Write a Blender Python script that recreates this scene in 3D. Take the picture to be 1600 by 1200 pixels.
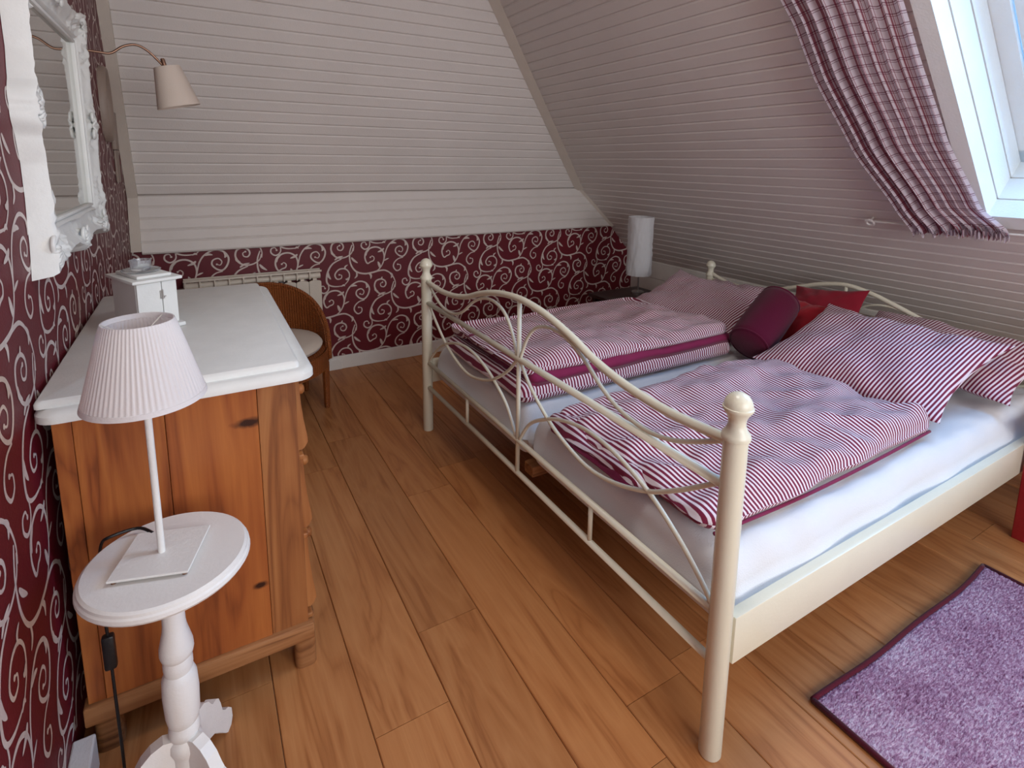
import bpy, bmesh, math, random
from mathutils import Vector, Matrix, noise

for o in list(bpy.data.objects):
    bpy.data.objects.remove(o)
S = bpy.context.scene
COL = S.collection
PI = math.pi

# ------------------------------------------------------------------ camera
cam = bpy.data.cameras.new('camera')
cam.sensor_width = 36.0
cam.lens = 852.67 / 1600 * 36.0
cam.shift_x = 0.0013
cam.shift_y = -0.1282
cam.clip_start = 0.02
co = bpy.data.objects.new('camera', cam)
COL.objects.link(co)
_r = Vector((0.8672, -0.4978, 0.0110)).normalized()
_d = Vector((-0.072, -0.147, -0.987)).normalized()
_f = _r.cross(-_d).normalized() * -1.0
if _f.dot(Vector((0.493, 0.855, -0.163))) < 0:
    _f = -_f
_u = (-_d - _r * (-_d).dot(_r)).normalized()
_f = -(_r.cross(_u))
M = Matrix((_r, _u, -_f)).transposed().to_4x4()
M.translation = Vector((0, 0, 1.40))
co.matrix_world = M
S.camera = co

# ------------------------------------------------------------------ world, light, exposure
S.view_settings.view_transform = 'Standard'
S.view_settings.look = 'None'
S.view_settings.exposure = 0.40
S.view_settings.gamma = 1.0
S.view_settings.use_curve_mapping = False
W = bpy.data.worlds.new('sky')
S.world = W
W.use_nodes = True
W.node_tree.nodes['Background'].inputs[0].default_value = (0.72, 0.86, 1.0, 1)
W.node_tree.nodes['Background'].inputs[1].default_value = 0.9

TH = math.radians(47.0)                       # pitch of the right slope
NR = Vector((math.sin(TH), 0, math.cos(TH)))  # outward normal of the right slope
UR = Vector((-math.cos(TH), 0, math.sin(TH))) # up along the right slope
PR = Vector((3.104, 0, 0.861))
TF = math.radians(65.0)                       # pitch of the far slope
NF = Vector((0, math.sin(TF), math.cos(TF)))
UF = Vector((0, -math.cos(TF), math.sin(TF)))
PF = Vector((0, 3.700, 1.195))
XL, YB, ZC, YW = -0.333, -1.9, 2.45, 3.65
WY0, WY1, WZ0, WZ1 = -0.05, 0.95, 1.215, 2.19   # roof window opening

def rslope(y, z, d=0.0):
    """point on the right slope at height z, d metres out of the room"""
    p = PR + UR * ((z - PR.z) / UR.z)
    return Vector((p.x, y, p.z)) + NR * d

def area(name, loc, direction, sx, sy, power, color, xdir=None):
    l = bpy.data.lights.new(name, 'AREA')
    l.shape = 'RECTANGLE'; l.size = sx; l.size_y = sy
    l.energy = power; l.color = color
    o = bpy.data.objects.new(name, l); COL.objects.link(o)
    zd = -Vector(direction).normalized()
    xd = Vector(xdir or (0, 1, 0))
    xd = (xd - zd * xd.dot(zd)).normalized()
    yd = zd.cross(xd)
    m = Matrix((xd, yd, zd)).transposed().to_4x4(); m.translation = Vector(loc)
    o.matrix_world = m
    return o

_c = rslope((WY0 + WY1) / 2, (WZ0 + WZ1) / 2, 1.0)
area('roof_window_daylight', _c, -NR, 1.2, 1.3, 44, (0.15, 0.49, 1.0))
area('assumed_gable_daylight', (1.25, YB - 0.20, 1.50), (0, 1, -0.05), 2.7, 1.6, 80, (0.97, 0.98, 1.0), (1, 0, 0))  # added light of an assumed, unseen window behind the viewer

# ------------------------------------------------------------------ helpers
class MB:
    def __init__(s):
        s.v = []; s.f = []; s.uv = None
    def add(s, vs, fs):
        b = len(s.v); s.v += [tuple(v) for v in vs]; s.f += [tuple(i + b for i in f) for f in fs]
        return s
    def box(s, lo, hi, bev=0.0):
        x0, y0, z0 = lo; x1, y1, z1 = hi
        if bev <= 0:
            return s.add([(x0,y0,z0),(x1,y0,z0),(x1,y1,z0),(x0,y1,z0),(x0,y0,z1),(x1,y0,z1),(x1,y1,z1),(x0,y1,z1)],
                  [(0,3,2,1),(4,5,6,7),(0,1,5,4),(1,2,6,5),(2,3,7,6),(3,0,4,7)])
        bm = bmesh.new(); bmesh.ops.create_cube(bm, size=1)
        for v in bm.verts:
            v.co = Vector(((x0+x1)/2 + v.co.x*(x1-x0), (y0+y1)/2 + v.co.y*(y1-y0), (z0+z1)/2 + v.co.z*(z1-z0)))
        bmesh.ops.bevel(bm, geom=bm.edges[:], offset=bev, segments=2, affect='EDGES', profile=0.5)
        return s.bm(bm)
    def bm(s, bm):
        bm.verts.index_update()
        s.add([v.co for v in bm.verts], [[v.index for v in f.verts] for f in bm.faces]); bm.free()
        return s
    def tube(s, pts, r, n=10, caps=True):
        pts = [Vector(p) for p in pts]
        rs = r if isinstance(r, (list, tuple)) else [r] * len(pts)
        vs = []; fs = []; ref = None
        for i, p in enumerate(pts):
            t = (pts[min(i+1, len(pts)-1)] - pts[max(i-1, 0)]).normalized()
            if ref is None:
                ref = Vector((0,0,1)) if abs(t.z) < 0.9 else Vector((1,0,0))
            a = (ref - t * ref.dot(t)).normalized(); ref = a; b = t.cross(a)
            for k in range(n):
                an = 2*PI*k/n
                vs.append(p + (a*math.cos(an) + b*math.sin(an)) * rs[i])
        for i in range(len(pts)-1):
            for k in range(n):
                fs.append((i*n+k, i*n+(k+1)%n, (i+1)*n+(k+1)%n, (i+1)*n+k))
        if caps:
            fs.append(tuple(range(n))[::-1]); fs.append(tuple((len(pts)-1)*n + k for k in range(n)))
        return s.add(vs, fs)
    def lathe(s, prof, c=(0,0,0), n=24, axis=None, closed=True):
        """prof: (radius, height) list"""
        c = Vector(c); az = Vector(axis or (0,0,1)).normalized()
        ax = Vector((1,0,0)) if abs(az.x) < 0.9 else Vector((0,1,0))
        ax = (ax - az*ax.dot(az)).normalized(); ay = az.cross(ax)
        vs = []; fs = []
        for r, h in prof:
            for k in range(n):
                a = 2*PI*k/n
                vs.append(c + az*h + (ax*math.cos(a) + ay*math.sin(a))*r)
        for i in range(len(prof)-1):
            for k in range(n):
                fs.append((i*n+k, i*n+(k+1)%n, (i+1)*n+(k+1)%n, (i+1)*n+k))
        if closed:
            fs.append(tuple(range(n))[::-1]); fs.append(tuple((len(prof)-1)*n+k for k in range(n)))
        return s.add(vs, fs)
    def prism(s, poly, fn0, fn1):
        """poly of 2-D points, mapped by fn0 and fn1 to the two end faces"""
        n = len(poly)
        vs = [fn0(*p) for p in poly] + [fn1(*p) for p in poly]
        fs = [tuple(range(n))[::-1], tuple(range(n, 2*n))] + [(i, (i+1) % n, n+(i+1) % n, n+i) for i in range(n)]
        return s.add(vs, fs)
    def grid(s, nu, nv, fn, wrapu=False):
        vs = [fn(i/(nu if wrapu else nu-1) if True else 0, j/(nv-1)) for j in range(nv) for i in range(nu)]
        fs = []
        for j in range(nv-1):
            for i in range(nu if wrapu else nu-1):
                i2 = (i+1) % nu
                fs.append((j*nu+i, j*nu+i2, (j+1)*nu+i2, (j+1)*nu+i))
        return s.add(vs, fs)
    def build(s, name, mat, parent=None, smooth=None, uvs=None, local=None):
        me = bpy.data.meshes.new(name)
        me.from_pydata(s.v, [], s.f); me.update()
        bm = bmesh.new(); bm.from_mesh(me); bmesh.ops.recalc_face_normals(bm, faces=bm.faces[:]); bm.to_mesh(me); bm.free()
        if uvs:
            l = me.uv_layers.new(name='uv')
            for lp in me.loops:
                l.data[lp.index].uv = uvs[lp.vertex_index]
        if smooth is not None:
            for p in me.polygons: p.use_smooth = True
            if smooth < 180: me.set_sharp_from_angle(angle=math.radians(smooth))
        me.materials.append(mat)
        o = bpy.data.objects.new(name, me); COL.objects.link(o)
        if parent is not None:
            o.parent = parent
            o.matrix_parent_inverse = parent.matrix_world.inverted()
        return o

def thing(name, label, cat, loc=(0,0,0), group=None):
    o = bpy.data.objects.new(name, None); COL.objects.link(o)
    o.empty_display_size = 0.05
    o.location = loc; o.matrix_world = Matrix.Translation(Vector(loc))
    return tag(o, label, cat, group)
def tag(o, label, cat, group=None):
    o['label'] = label; o['category'] = cat
    if group: o['group'] = group
    return o
def struct(o, label):
    o['kind'] = 'structure'; o['label'] = label
    return o

def catmull(P, m=8):
    P = [Vector(p) for p in P]; out = []
    for i in range(len(P)-1):
        a = P[max(i-1,0)]; b = P[i]; c = P[i+1]; d = P[min(i+2,len(P)-1)]
        for k in range(m):
            t = k/m
            out.append(0.5*((2*b) + (c-a)*t + (2*a-5*b+4*c-d)*t*t + (3*b-a-3*c+d)*t**3))
    out.append(P[-1]); return out

# ------------------------------------------------------------------ materials
def srgb(r, g, b):
    f = lambda c: (c/255/12.92) if c/255 <= 0.04045 else ((c/255+0.055)/1.055)**2.4
    return (f(r), f(g), f(b), 1)

class NT:
    def __init__(s, name, rough=0.5, spec=0.5, metal=0.0):
        s.m = bpy.data.materials.new(name); s.m.use_nodes = True
        s.t = s.m.node_tree; s.n = s.t.nodes; s.b = s.n['Principled BSDF']
        s.b.inputs['Roughness'].default_value = rough
        s.b.inputs['Specular IOR Level'].default_value = spec
        s.b.inputs['Metallic'].default_value = metal
    def new(s, t, **kw):
        n = s.n.new(t)
        for k, v in kw.items(): setattr(n, k, v)
        return n
    def link(s, a, b): s.t.links.new(a, b)
    def setin(s, n, i, v):
        if hasattr(v, 'is_linked') or hasattr(v, 'links'): s.link(v, n.inputs[i])
        else: n.inputs[i].default_value = v
    def math(s, op, a, b=0.0, c=None):
        n = s.new('ShaderNodeMath', operation=op); s.setin(n, 0, a); s.setin(n, 1, b)
        if c is not None: s.setin(n, 2, c)
        return n.outputs[0]
    def coord(s, kind='Object'): return s.new('ShaderNodeTexCoord').outputs[kind]
    def mapping(s, v, scale=(1,1,1), loc=(0,0,0), rot=(0,0,0)):
        n = s.new('ShaderNodeMapping'); s.link(v, n.inputs[0])
        n.inputs['Scale'].default_value = scale; n.inputs['Location'].default_value = loc; n.inputs['Rotation'].default_value = rot
        return n.outputs[0]
    def noise(s, v, scale=5, detail=4, rough=0.5, dist=0.0):
        n = s.new('ShaderNodeTexNoise'); s.link(v, n.inputs['Vector'])
        n.inputs['Scale'].default_value = scale; n.inputs['Detail'].default_value = detail
        n.inputs['Roughness'].default_value = rough; n.inputs['Distortion'].default_value = dist
        return n.outputs['Fac']
    def ramp(s, f, stops):
        n = s.new('ShaderNodeValToRGB'); s.link(f, n.inputs[0]); e = n.color_ramp.elements
        while len(e) < len(stops): e.new(0.5)
        for k, (p, c) in enumerate(stops):
            e[k].position = p; e[k].color = c
        return n.outputs[0]
    def mix(s, f, a, b, blend='MIX'):
        n = s.new('ShaderNodeMix', data_type='RGBA', blend_type=blend)
        s.setin(n, 0, f); s.setin(n, 6, a); s.setin(n, 7, b)
        return n.outputs[2]
    def color(s, c): s.setin(s.b, 'Base Color', c); return s
    def bump(s, h, dist=0.002, strength=1.0):
        n = s.new('ShaderNodeBump'); n.inputs['Distance'].default_value = dist; n.inputs['Strength'].default_value = strength
        s.link(h, n.inputs['Height']); s.link(n.outputs[0], s.b.inputs['Normal']); return s

def painted(name, c, rough=0.45, var=0.06, scale=9, bump=0.0008, dirt=None):
    m = NT(name, rough)
    v = m.coord(); f = m.noise(v, scale, 5, 0.6)
    c2 = tuple(x*(1-var) for x in c[:3]) + (1,)
    col = m.mix(m.ramp(f, [(0.35, (0,0,0,1)), (0.7, (1,1,1,1))]), c, c2)
    if dirt:
        g = m.noise(v, 55, 4, 0.7)
        col = m.mix(m.ramp(g, [(0.66, (0,0,0,1)), (0.76, (1,1,1,1))]), col, dirt)
    m.color(col); m.bump(m.noise(v, 140, 3), bump)
    return m.m

M_BOARD = painted('painted_panelling', srgb(222, 215, 210), 0.5, 0.05, 3)
M_GROOVE = painted('groove_backing', srgb(168, 156, 148), 0.8)
M_TRIM = painted('trim_paint', srgb(205, 194, 182), 0.5)
M_WHITE = painted('white_paint', srgb(232, 230, 226), 0.4, 0.05)
M_WHITEWALL = painted('white_plaster', srgb(225, 221, 214), 0.7)
M_SHABBY = painted('shabby_white_paint', srgb(228, 228, 224), 0.45, 0.07, 12, 0.0004)
M_TABLE = painted('table_white_paint', srgb(236, 233, 229), 0.42, 0.04, 14, 0.0004)
M_CREAM = painted('cream_enamel', srgb(230, 226, 206), 0.25, 0.03, 6, 0.0002)
M_RAD = painted('radiator_enamel', srgb(214, 204, 190), 0.4, 0.03)
M_WINDOW = painted('window_white_paint', srgb(236, 240, 240), 0.35, 0.03)
M_RED = painted('red_paint', srgb(150, 30, 36), 0.35, 0.12)
M_DARKWOOD = painted('dark_stained_wood', srgb(46, 22, 20), 0.35, 0.25)
M_BLACK = painted('black_plastic', srgb(18, 18, 20), 0.4)
M_OVAL = painted('grey_frame_paint', srgb(150, 132, 120), 0.5)
M_BRASSY = NT('brushed_bronze', 0.35, 0.5, 0.9).color(srgb(150, 118, 100)).m
M_STEEL = NT('brushed_steel', 0.28, 0.5, 1.0).color(srgb(190, 188, 186)).m
M_MIRROR = NT('mirror_silvering', 0.03, 0.5, 1.0).color(srgb(205, 205, 200)).m

def glass_mat():
    m = NT('clear_pane', 0.02); o = m.n['Material Output']
    tr = m.new('ShaderNodeBsdfTransparent'); gl = m.new('ShaderNodeBsdfGlossy'); gl.inputs['Roughness'].default_value = 0.02
    mx = m.new('ShaderNodeMixShader'); mx.inputs[0].default_value = 0.08
    m.link(tr.outputs[0], mx.inputs[1]); m.link(gl.outputs[0], mx.inputs[2]); m.link(mx.outputs[0], o.inputs['Surface'])
    return m.m
M_PANE = glass_mat()
def crystal():
    m = NT('clear_glass', 0.02, 0.5); m.color((0.95, 0.98, 1, 1))
    m.b.inputs['Transmission Weight'].default_value = 0.85; m.b.inputs['IOR'].default_value = 1.45
    return m.m
M_GLASS = crystal()

def wood(name, light, mid, dark, along=1, stretch=14, rough=0.4, knots=(), ring=6.0, bump=0.0006, rnd=True, spec=0.4):
    m = NT(name, rough, spec); v = m.coord()
    if rnd:
        oi = m.new('ShaderNodeObjectInfo'); cmb = m.new('ShaderNodeCombineXYZ')
        for i, k in enumerate((7.3, 11.1, 5.7)): m.link(m.math('MULTIPLY', oi.outputs['Random'], k), cmb.inputs[i])
        ad = m.new('ShaderNodeVectorMath', operation='ADD'); m.link(v, ad.inputs[0]); m.link(cmb.outputs[0], ad.inputs[1]); vv = ad.outputs[0]
    else: vv = v
    sc = [stretch]*3; sc[along] = 1.0
    fine = [stretch*9]*3; fine[along] = 2.5
    big = m.noise(m.mapping(vv, [x*0.55 for x in sc]), 1.6, 3, 0.55, 1.2)
    rings = m.math('FRACT', m.math('MULTIPLY', big, ring))
    rings = m.math('ABSOLUTE', m.math('SUBTRACT', rings, 0.5))
    fn = m.noise(m.mapping(vv, fine), 1.0, 3, 0.6)
    f = m.math('ADD', m.math('MULTIPLY', rings, 0.9), m.math('MULTIPLY', fn, 0.55))
    col = m.ramp(f, [(0.18, dark), (0.42, mid), (0.8, light)])
    tone = m.noise(m.mapping(vv, [0.9]*3), 2.2, 2)
    col = m.mix(m.math('MULTIPLY', tone, 0.45), col, mid)
    if rnd:
        sh = m.ramp(oi.outputs['Random'], [(0, (0.84,0.84,0.84,1)), (1, (1.08,1.06,1.04,1))])
        col = m.mix(1.0, col, sh, 'MULTIPLY')
    for (kx, ky, kz, r, sx, sy, sz) in knots:
        mp = m.mapping(v, (sx, sy, sz), (-kx*sx, -ky*sy, -kz*sz))
        ln = m.new('ShaderNodeVectorMath', operation='LENGTH'); m.link(mp, ln.inputs[0])
        dd = m.math('ADD', ln.outputs['Value'], m.math('MULTIPLY', m.noise(v, 60, 2), r*0.6))
        k = m.ramp(m.math('DIVIDE', dd, r*2), [(0.38, (1,1,1,1)), (0.72, (0,0,0,1))])
        col = m.mix(k, col, srgb(52, 22, 10))
    m.color(col); m.bump(f, bump)
    return m.m
M_FLOOR = wood('oak_laminate', srgb(196, 138, 88), srgb(180, 120, 72), srgb(150, 92, 52), 1, 9, 0.42, ring=4.0, spec=0.35)
M_PINE = wood('old_pine', srgb(178, 108, 54), srgb(150, 82, 40), srgb(104, 50, 24), 2, 8, 0.4, ring=4.0,
              knots=((0.075, 1.415, 0.755, 0.022, 0.55, 0.1, 1.6), (0.118, 1.415, 0.772, 0.008, 1, 0.1, 1), (0.135, 1.415, 0.745, 0.006, 1, 0.1, 1), (0.16, 1.415, 0.745, 0.006, 1, 0.1, 1),
                     (0.075, 1.415, 0.30, 0.014, 0.7, 0.1, 1.3), (0.105, 1.415, 0.305, 0.008, 1, 0.1, 1)), rnd=True)
M_PINE_LT = wood('worn_pine', srgb(186, 126, 74), srgb(158, 98, 54), srgb(112, 62, 32), 2, 8, 0.5, rnd=True)
M_PINE_RAIL = wood('worn_pine_rail', srgb(168, 118, 76), srgb(140, 92, 54), srgb(92, 54, 30), 0, 10, 0.55, rnd=True)

def wicker():
    m = NT('woven_cane', 0.5, 0.4); v = m.coord()
    a = m.new('ShaderNodeTexWave', wave_type='BANDS', bands_direction='Z'); a.inputs['Scale'].default_value = 42; m.link(v, a.inputs[0])
    b = m.new('ShaderNodeTexWave', wave_type='BANDS', bands_direction='X'); b.inputs['Scale'].default_value = 26; m.link(v, b.inputs[0])
    w = m.math('MULTIPLY', a.outputs['Fac'], m.math('ADD', b.outputs['Fac'], 0.4))
    m.color(m.ramp(m.math('ADD', m.math('MULTIPLY', w, 0.6), m.math('MULTIPLY', m.noise(v, 8), 0.4)), [(0.1, srgb(104, 50, 20)), (0.8, srgb(182, 104, 48))]))
    m.bump(w, 0.004); return m.m
M_WICKER = wicker()

def fabric(name, c, rough=0.9, var=0.12, weave=700):
    m = NT(name, rough, 0.2); v = m.coord()
    f = m.noise(v, 6, 4, 0.6)
    m.color(m.mix(f, c, tuple(x*(1-var) for x in c[:3]) + (1,)))
    m.b.inputs['Sheen Weight'].default_value = 0.15
    m.bump(m.noise(v, weave*0.35, 2), 0.0008); return m.m
M_SHEET = fabric('white_cotton_sheet', srgb(222, 222, 224), 0.85, 0.04)
M_CUSHION_W = fabric('white_seat_fabric', srgb(214, 200, 186), 0.9)
M_PLUM = fabric('plum_lining', srgb(126, 30, 72), 0.75)
M_BOLSTER = fabric('dark_plum_velour', srgb(84, 2, 40), 0.85)
M_REDF = fabric('red_cushion_fabric', srgb(164, 26, 40), 0.8)
M_REDF2 = fabric('crimson_cushion_fabric', srgb(140, 22, 42), 0.8)

def shade_mat(name, c):
    m = NT(name, 0.8, 0.2); m.color(c)
    o = m.n['Material Output']; tl = m.new('ShaderNodeBsdfTranslucent'); tl.inputs[0].default_value = c
    mx = m.new('ShaderNodeMixShader'); mx.inputs[0].default_value = 0.3
    m.link(m.b.outputs[0], mx.inputs[1]); m.link(tl.outputs[0], mx.inputs[2]); m.link(mx.outputs[0], o.inputs['Surface'])
    m.bump(m.noise(m.coord(), 220, 3), 0.0006)
    return m.m
M_SHADE = shade_mat('white_pleated_fabric', srgb(240, 236, 236))
M_SHADE2 = shade_mat('cream_lamp_fabric', srgb(232, 218, 206))
M_PAPER = shade_mat('crinkled_paper', srgb(226, 226, 228))

def striped(name, pitch=0.014):
    m = NT(name, 0.85, 0.2); uv = m.coord('UV')
    sp = m.new('ShaderNodeSeparateXYZ'); m.link(uv, sp.inputs[0])
    x = m.math('DIVIDE', sp.outputs[0], pitch)
    tri = m.math('ABSOLUTE', m.math('SUBTRACT', m.math('FRACT', x), 0.5))
    f = m.ramp(tri, [(0.20, (0,0,0,1)), (0.27, (1,1,1,1))])
    m.color(m.mix(f, srgb(228, 214, 222), srgb(118, 30, 58)))
    m.b.inputs['Sheen Weight'].default_value = 0.1
    m.bump(m.noise(m.coord(), 260, 2), 0.0006)
    return m.m
M_STRIPE = striped('plum_and_white_ticking')

def plaid():
    m = NT('checked_voile', 0.85, 0.2); uv = m.coord('UV')
    sp = m.new('ShaderNodeSeparateXYZ'); m.link(uv, sp.inputs[0])
    def lines(o, pitch, marks):
        p = m.math('FRACT', m.math('DIVIDE', o, pitch)); tot = None
        for c, w in marks:
            k = m.math('LESS_THAN', m.math('ABSOLUTE', m.math('SUBTRACT', p, c)), w)
            tot = k if tot is None else m.math('MAXIMUM', tot, k)
        return tot
    a = lines(sp.outputs[0], 0.075, ((0.2, 0.07), (0.36, 0.025), (0.62, 0.025)))
    b = lines(sp.outputs[1], 0.044, ((0.35, 0.05), (0.55, 0.03)))
    col = m.mix(m.math('MULTIPLY', a, 0.8), srgb(232, 222, 230), srgb(150, 24, 60))
    col = m.mix(m.math('MULTIPLY', b, 0.7), col, srgb(112, 30, 66))
    m.color(col)
    o = m.n['Material Output']; tl = m.new('ShaderNodeBsdfTranslucent'); m.link(col, tl.inputs[0])
    mx = m.new('ShaderNodeMixShader'); mx.inputs[0].default_value = 0.5
    m.link(m.b.outputs[0], mx.inputs[1]); m.link(tl.outputs[0], mx.inputs[2]); m.link(mx.outputs[0], o.inputs['Surface'])
    return m.m
M_PLAID = plaid()

def wallpaper():
    m = NT('burgundy_wallpaper', 0.5, 0.4); v = m.coord()
    f = m.noise(v, 3, 3); fine = m.noise(v, 260, 2)
    m.color(m.mix(f, srgb(108, 18, 34), srgb(88, 13, 26))); m.bump(fine, 0.0006); return m.m
M_WALLPAPER = wallpaper()
def print_mat():
    m = NT('silver_scroll_print', 0.42, 0.5); v = m.coord()
    m.color(m.mix(m.noise(v, 40, 3), srgb(222, 208, 200), srgb(186, 170, 164))); return m.m
M_SCROLL = print_mat()
def rug_mat():
    m = NT('chenille_pile', 0.95, 0.1); v = m.coord()
    a = m.noise(m.mapping(v, (1, 3.2, 1)), 70, 3, 0.7); b = m.noise(v, 5, 3)
    f = m.math('ADD', m.math('MULTIPLY', a, 0.8), m.math('MULTIPLY', b, 0.25))
    m.color(m.ramp(f, [(0.34, srgb(100, 52, 82)), (0.50, srgb(162, 120, 148)), (0.68, srgb(214, 192, 208))]))
    m.bump(a, 0.006); return m.m
M_RUG = rug_mat()
M_RUGEDGE = fabric('burgundy_rug_binding', srgb(88, 14, 34), 0.9)

# ------------------------------------------------------------------ floor: planks
random.seed(4)
floor = struct(MB().box((-0.6, YB-0.2, -0.06), (3.75, 3.85, -0.012)).build('floor', M_GROOVE), 'orange brown oak laminate plank floor')
pw, gap = 0.199, 0.0016
plank_meshes = {}
def plank(x0, x1, y0, y1):
    mb = MB(); g = gap; c = 0.0022
    mb.prism([(x0+g/2, -0.012), (x1-g/2, -0.012), (x1-g/2, -c), (x1-g/2-c, 0), (x0+g/2+c, 0), (x0+g/2, -c)],
             lambda a, b: (a, y0+g/2, b), lambda a, b: (a, y1-g/2, b))
    return mb.build('plank', M_FLOOR, floor)
xs = [0.086 + pw*k for k in range(-3, 18)]
for i, x in enumerate(xs[:-1]):
    x1 = x + pw
    if x > 3.5: break
    y = YB - 0.1 - random.random()*1.2
    off = {3: 2.06, 4: 2.42, 2: 1.42}.get(i)     # end joints seen in the photograph
    y = (off - 1.285*3) if off else y
    while y < 3.70:
        a, b = max(y, YB-0.1), min(y + 1.285, 3.70)
        if b - a > 0.05: plank(x, x1, a, b)
        y += 1.285

# ------------------------------------------------------------------ panelled slopes: boards
def board(parent, P, A, U, N, s0, s1, a00, a01, a10, a11, mat):
    """board on plane P+U*s+A*a ; a00..a01 extent at s0, a10..a11 at s1 ; N outwards"""
    c, dg = 0.0078, 0.0075
    prof = [(s0+0.0004, dg), (s0+0.0004, dg-0.001), (s0+c, 0), (s1-c, 0), (s1-0.0004, dg-0.001), (s1-0.0004, dg)]
    def e(t0, t1):
        return lambda s, d: P + U*s + N*d + A*(t0 + (t1-t0)*(s-s0)/(s1-s0))
    return MB().prism(prof, e(a00, a10), e(a01, a11)).build('board', mat, parent)
bw = 0.0652
AX, AY = Vector((1,0,0)), Vector((0,1,0))
hipx = lambda z: rslope(0, z).x
fary = lambda z: PF.y - (z - PF.z)/math.tan(TF)
# far slope
sl = (ZC - PF.z)/UF.z
wf = struct(MB().add([PF+AX*(XL-0.02)+NF*0.0065, PF+AX*hipx(PF.z)+NF*0.0065, PF+UF*sl+AX*hipx(ZC)+NF*0.0065, PF+UF*sl+AX*(XL-0.02)+NF*0.0065,
      PF+AX*(XL-0.02)+NF*0.06, PF+AX*(hipx(PF.z)+0.05)+NF*0.06, PF+UF*sl+AX*(hipx(ZC)+0.05)+NF*0.06, PF+UF*sl+AX*(XL-0.02)+NF*0.06],
     [(0,1,2,3),(7,6,5,4),(0,4,5,1),(1,5,6,2),(2,6,7,3),(3,7,4,0)]).build('wall_far_slope', M_GROOVE), 'far sloping roof side clad in narrow painted boards')
k = 0
while k*bw < sl:
    s0, s1 = k*bw, min((k+1)*bw, sl)
    z0, z1 = PF.z + s0*UF.z, PF.z + s1*UF.z
    board(wf, PF, AX, UF, NF, s0, s1, XL, hipx(z0)-0.004, XL, hipx(z1)-0.004, M_BOARD)
    k += 1
# lower band of boards under the crease, leaning the other way
PLb = Vector((0, 3.615, 0.872)); PLt = Vector((0, 3.700, 1.195)); UL = (PLt-PLb).normalized(); LL = (PLt-PLb).length
NL = Vector((0, UL.z, -UL.y))
wl = struct(MB().add([PLb+AX*(XL+0.05)+NL*0.0065, PLb+AX*hipx(PLb.z)+NL*0.0065, PLt+AX*hipx(PLt.z)+NL*0.0065, PLt+AX*(XL+0.05)+NL*0.0065,
      PLb+AX*(XL+0.05)+NL*0.03, PLb+AX*(hipx(PLb.z)+0.02)+NL*0.03, PLt+AX*(hipx(PLt.z)+0.02)+NL*0.03, PLt+AX*(XL+0.05)+NL*0.03],
     [(0,1,2,3),(7,6,5,4),(0,4,5,1),(1,5,6,2),(2,6,7,3),(3,7,4,0)]).build('wall_far_band', M_BOARD), 'pale boarded band between far slope and wallpaper')
for k in range(5):
    s0, s1 = LL*k/5, LL*(k+1)/5
    z0, z1 = PLb.z + s0*UL.z, PLb.z + s1*UL.z
    board(wl, PLb, AX, UL, NL, s0, s1, XL+0.05, hipx(z0)-0.003, XL+0.05, hipx(z1)-0.003, M_BOARD)
MB().box((XL, 3.712, 1.02), (2.95, 3.80, 1.30)).build('backing', M_GROOVE, wf)  # unseen block added behind the crease to stop sky light leaking in
# right slope
ZK = 0.575
sb = (ZK - PR.z)/UR.z; st = (ZC - PR.z)/UR.z
def rs_quad(mb, y0, y1, s0, s1, y0t=None, y1t=None):
    a = [PR+UR*s0+AY*y0, PR+UR*s0+AY*y1, PR+UR*s1+AY*(y1 if y1t is None else y1t), PR+UR*s1+AY*y0]
    mb.add([p+NR*0.0065 for p in a] + [p+NR*0.12 for p in a], [(0,1,2,3),(7,6,5,4),(0,4,5,1),(1,5,6,2),(2,6,7,3),(3,7,4,0)])
sw0, sw1 = (WZ0-PR.z)/UR.z, (WZ1-PR.z)/UR.z
hipy = lambda s: min(YW, fary(PR.z + s*UR.z)) + 0.0
mb = MB()
sk = (PF.z - PR.z)/UR.z
rs_quad(mb, YB, YW+0.03, sb, (0.872-PR.z)/UR.z)
rs_quad(mb, YB, 3.70, (0.872-PR.z)/UR.z, sw0)
rs_quad(mb, YB, WY0-0.03, sw0, sw1)
rs_quad(mb, WY1+0.03, hipy(sw0), sw0, sw1, None, hipy(sw1))
rs_quad(mb, YB, hipy(sw1), sw1, st, None, hipy(st))
wr = struct(mb.build('wall_right_slope', M_GROOVE), 'right sloping roof side clad in narrow painted boards')
s = sb
while s < st - 0.001:
    s1 = min(s + bw, st)
    z0, z1 = PR.z + s*UR.z, PR.z + s1*UR.z
    def endy(z):
        if z < 0.872: return YW
        if z < PF.z: return 3.615 + (3.70-3.615)*(z-0.872)/(PF.z-0.872)
        return fary(z)
    e0, e1 = endy(z0)-0.003, endy(z1)-0.003
    if s1 <= sw0 + 0.02 or s >= sw1 - 0.02:
        board(wr, PR, AY, UR, NR, s, s1, YB, e0, YB, e1, M_BOARD)
    else:
        board(wr, PR, AY, UR, NR, s, s1, WY1+0.03, e0, WY1+0.03, e1, M_BOARD)
        board(wr, PR, AY, UR, NR, s, s1, YB, WY0-0.03, YB, WY0-0.03, M_BOARD)
    s = s1
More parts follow.
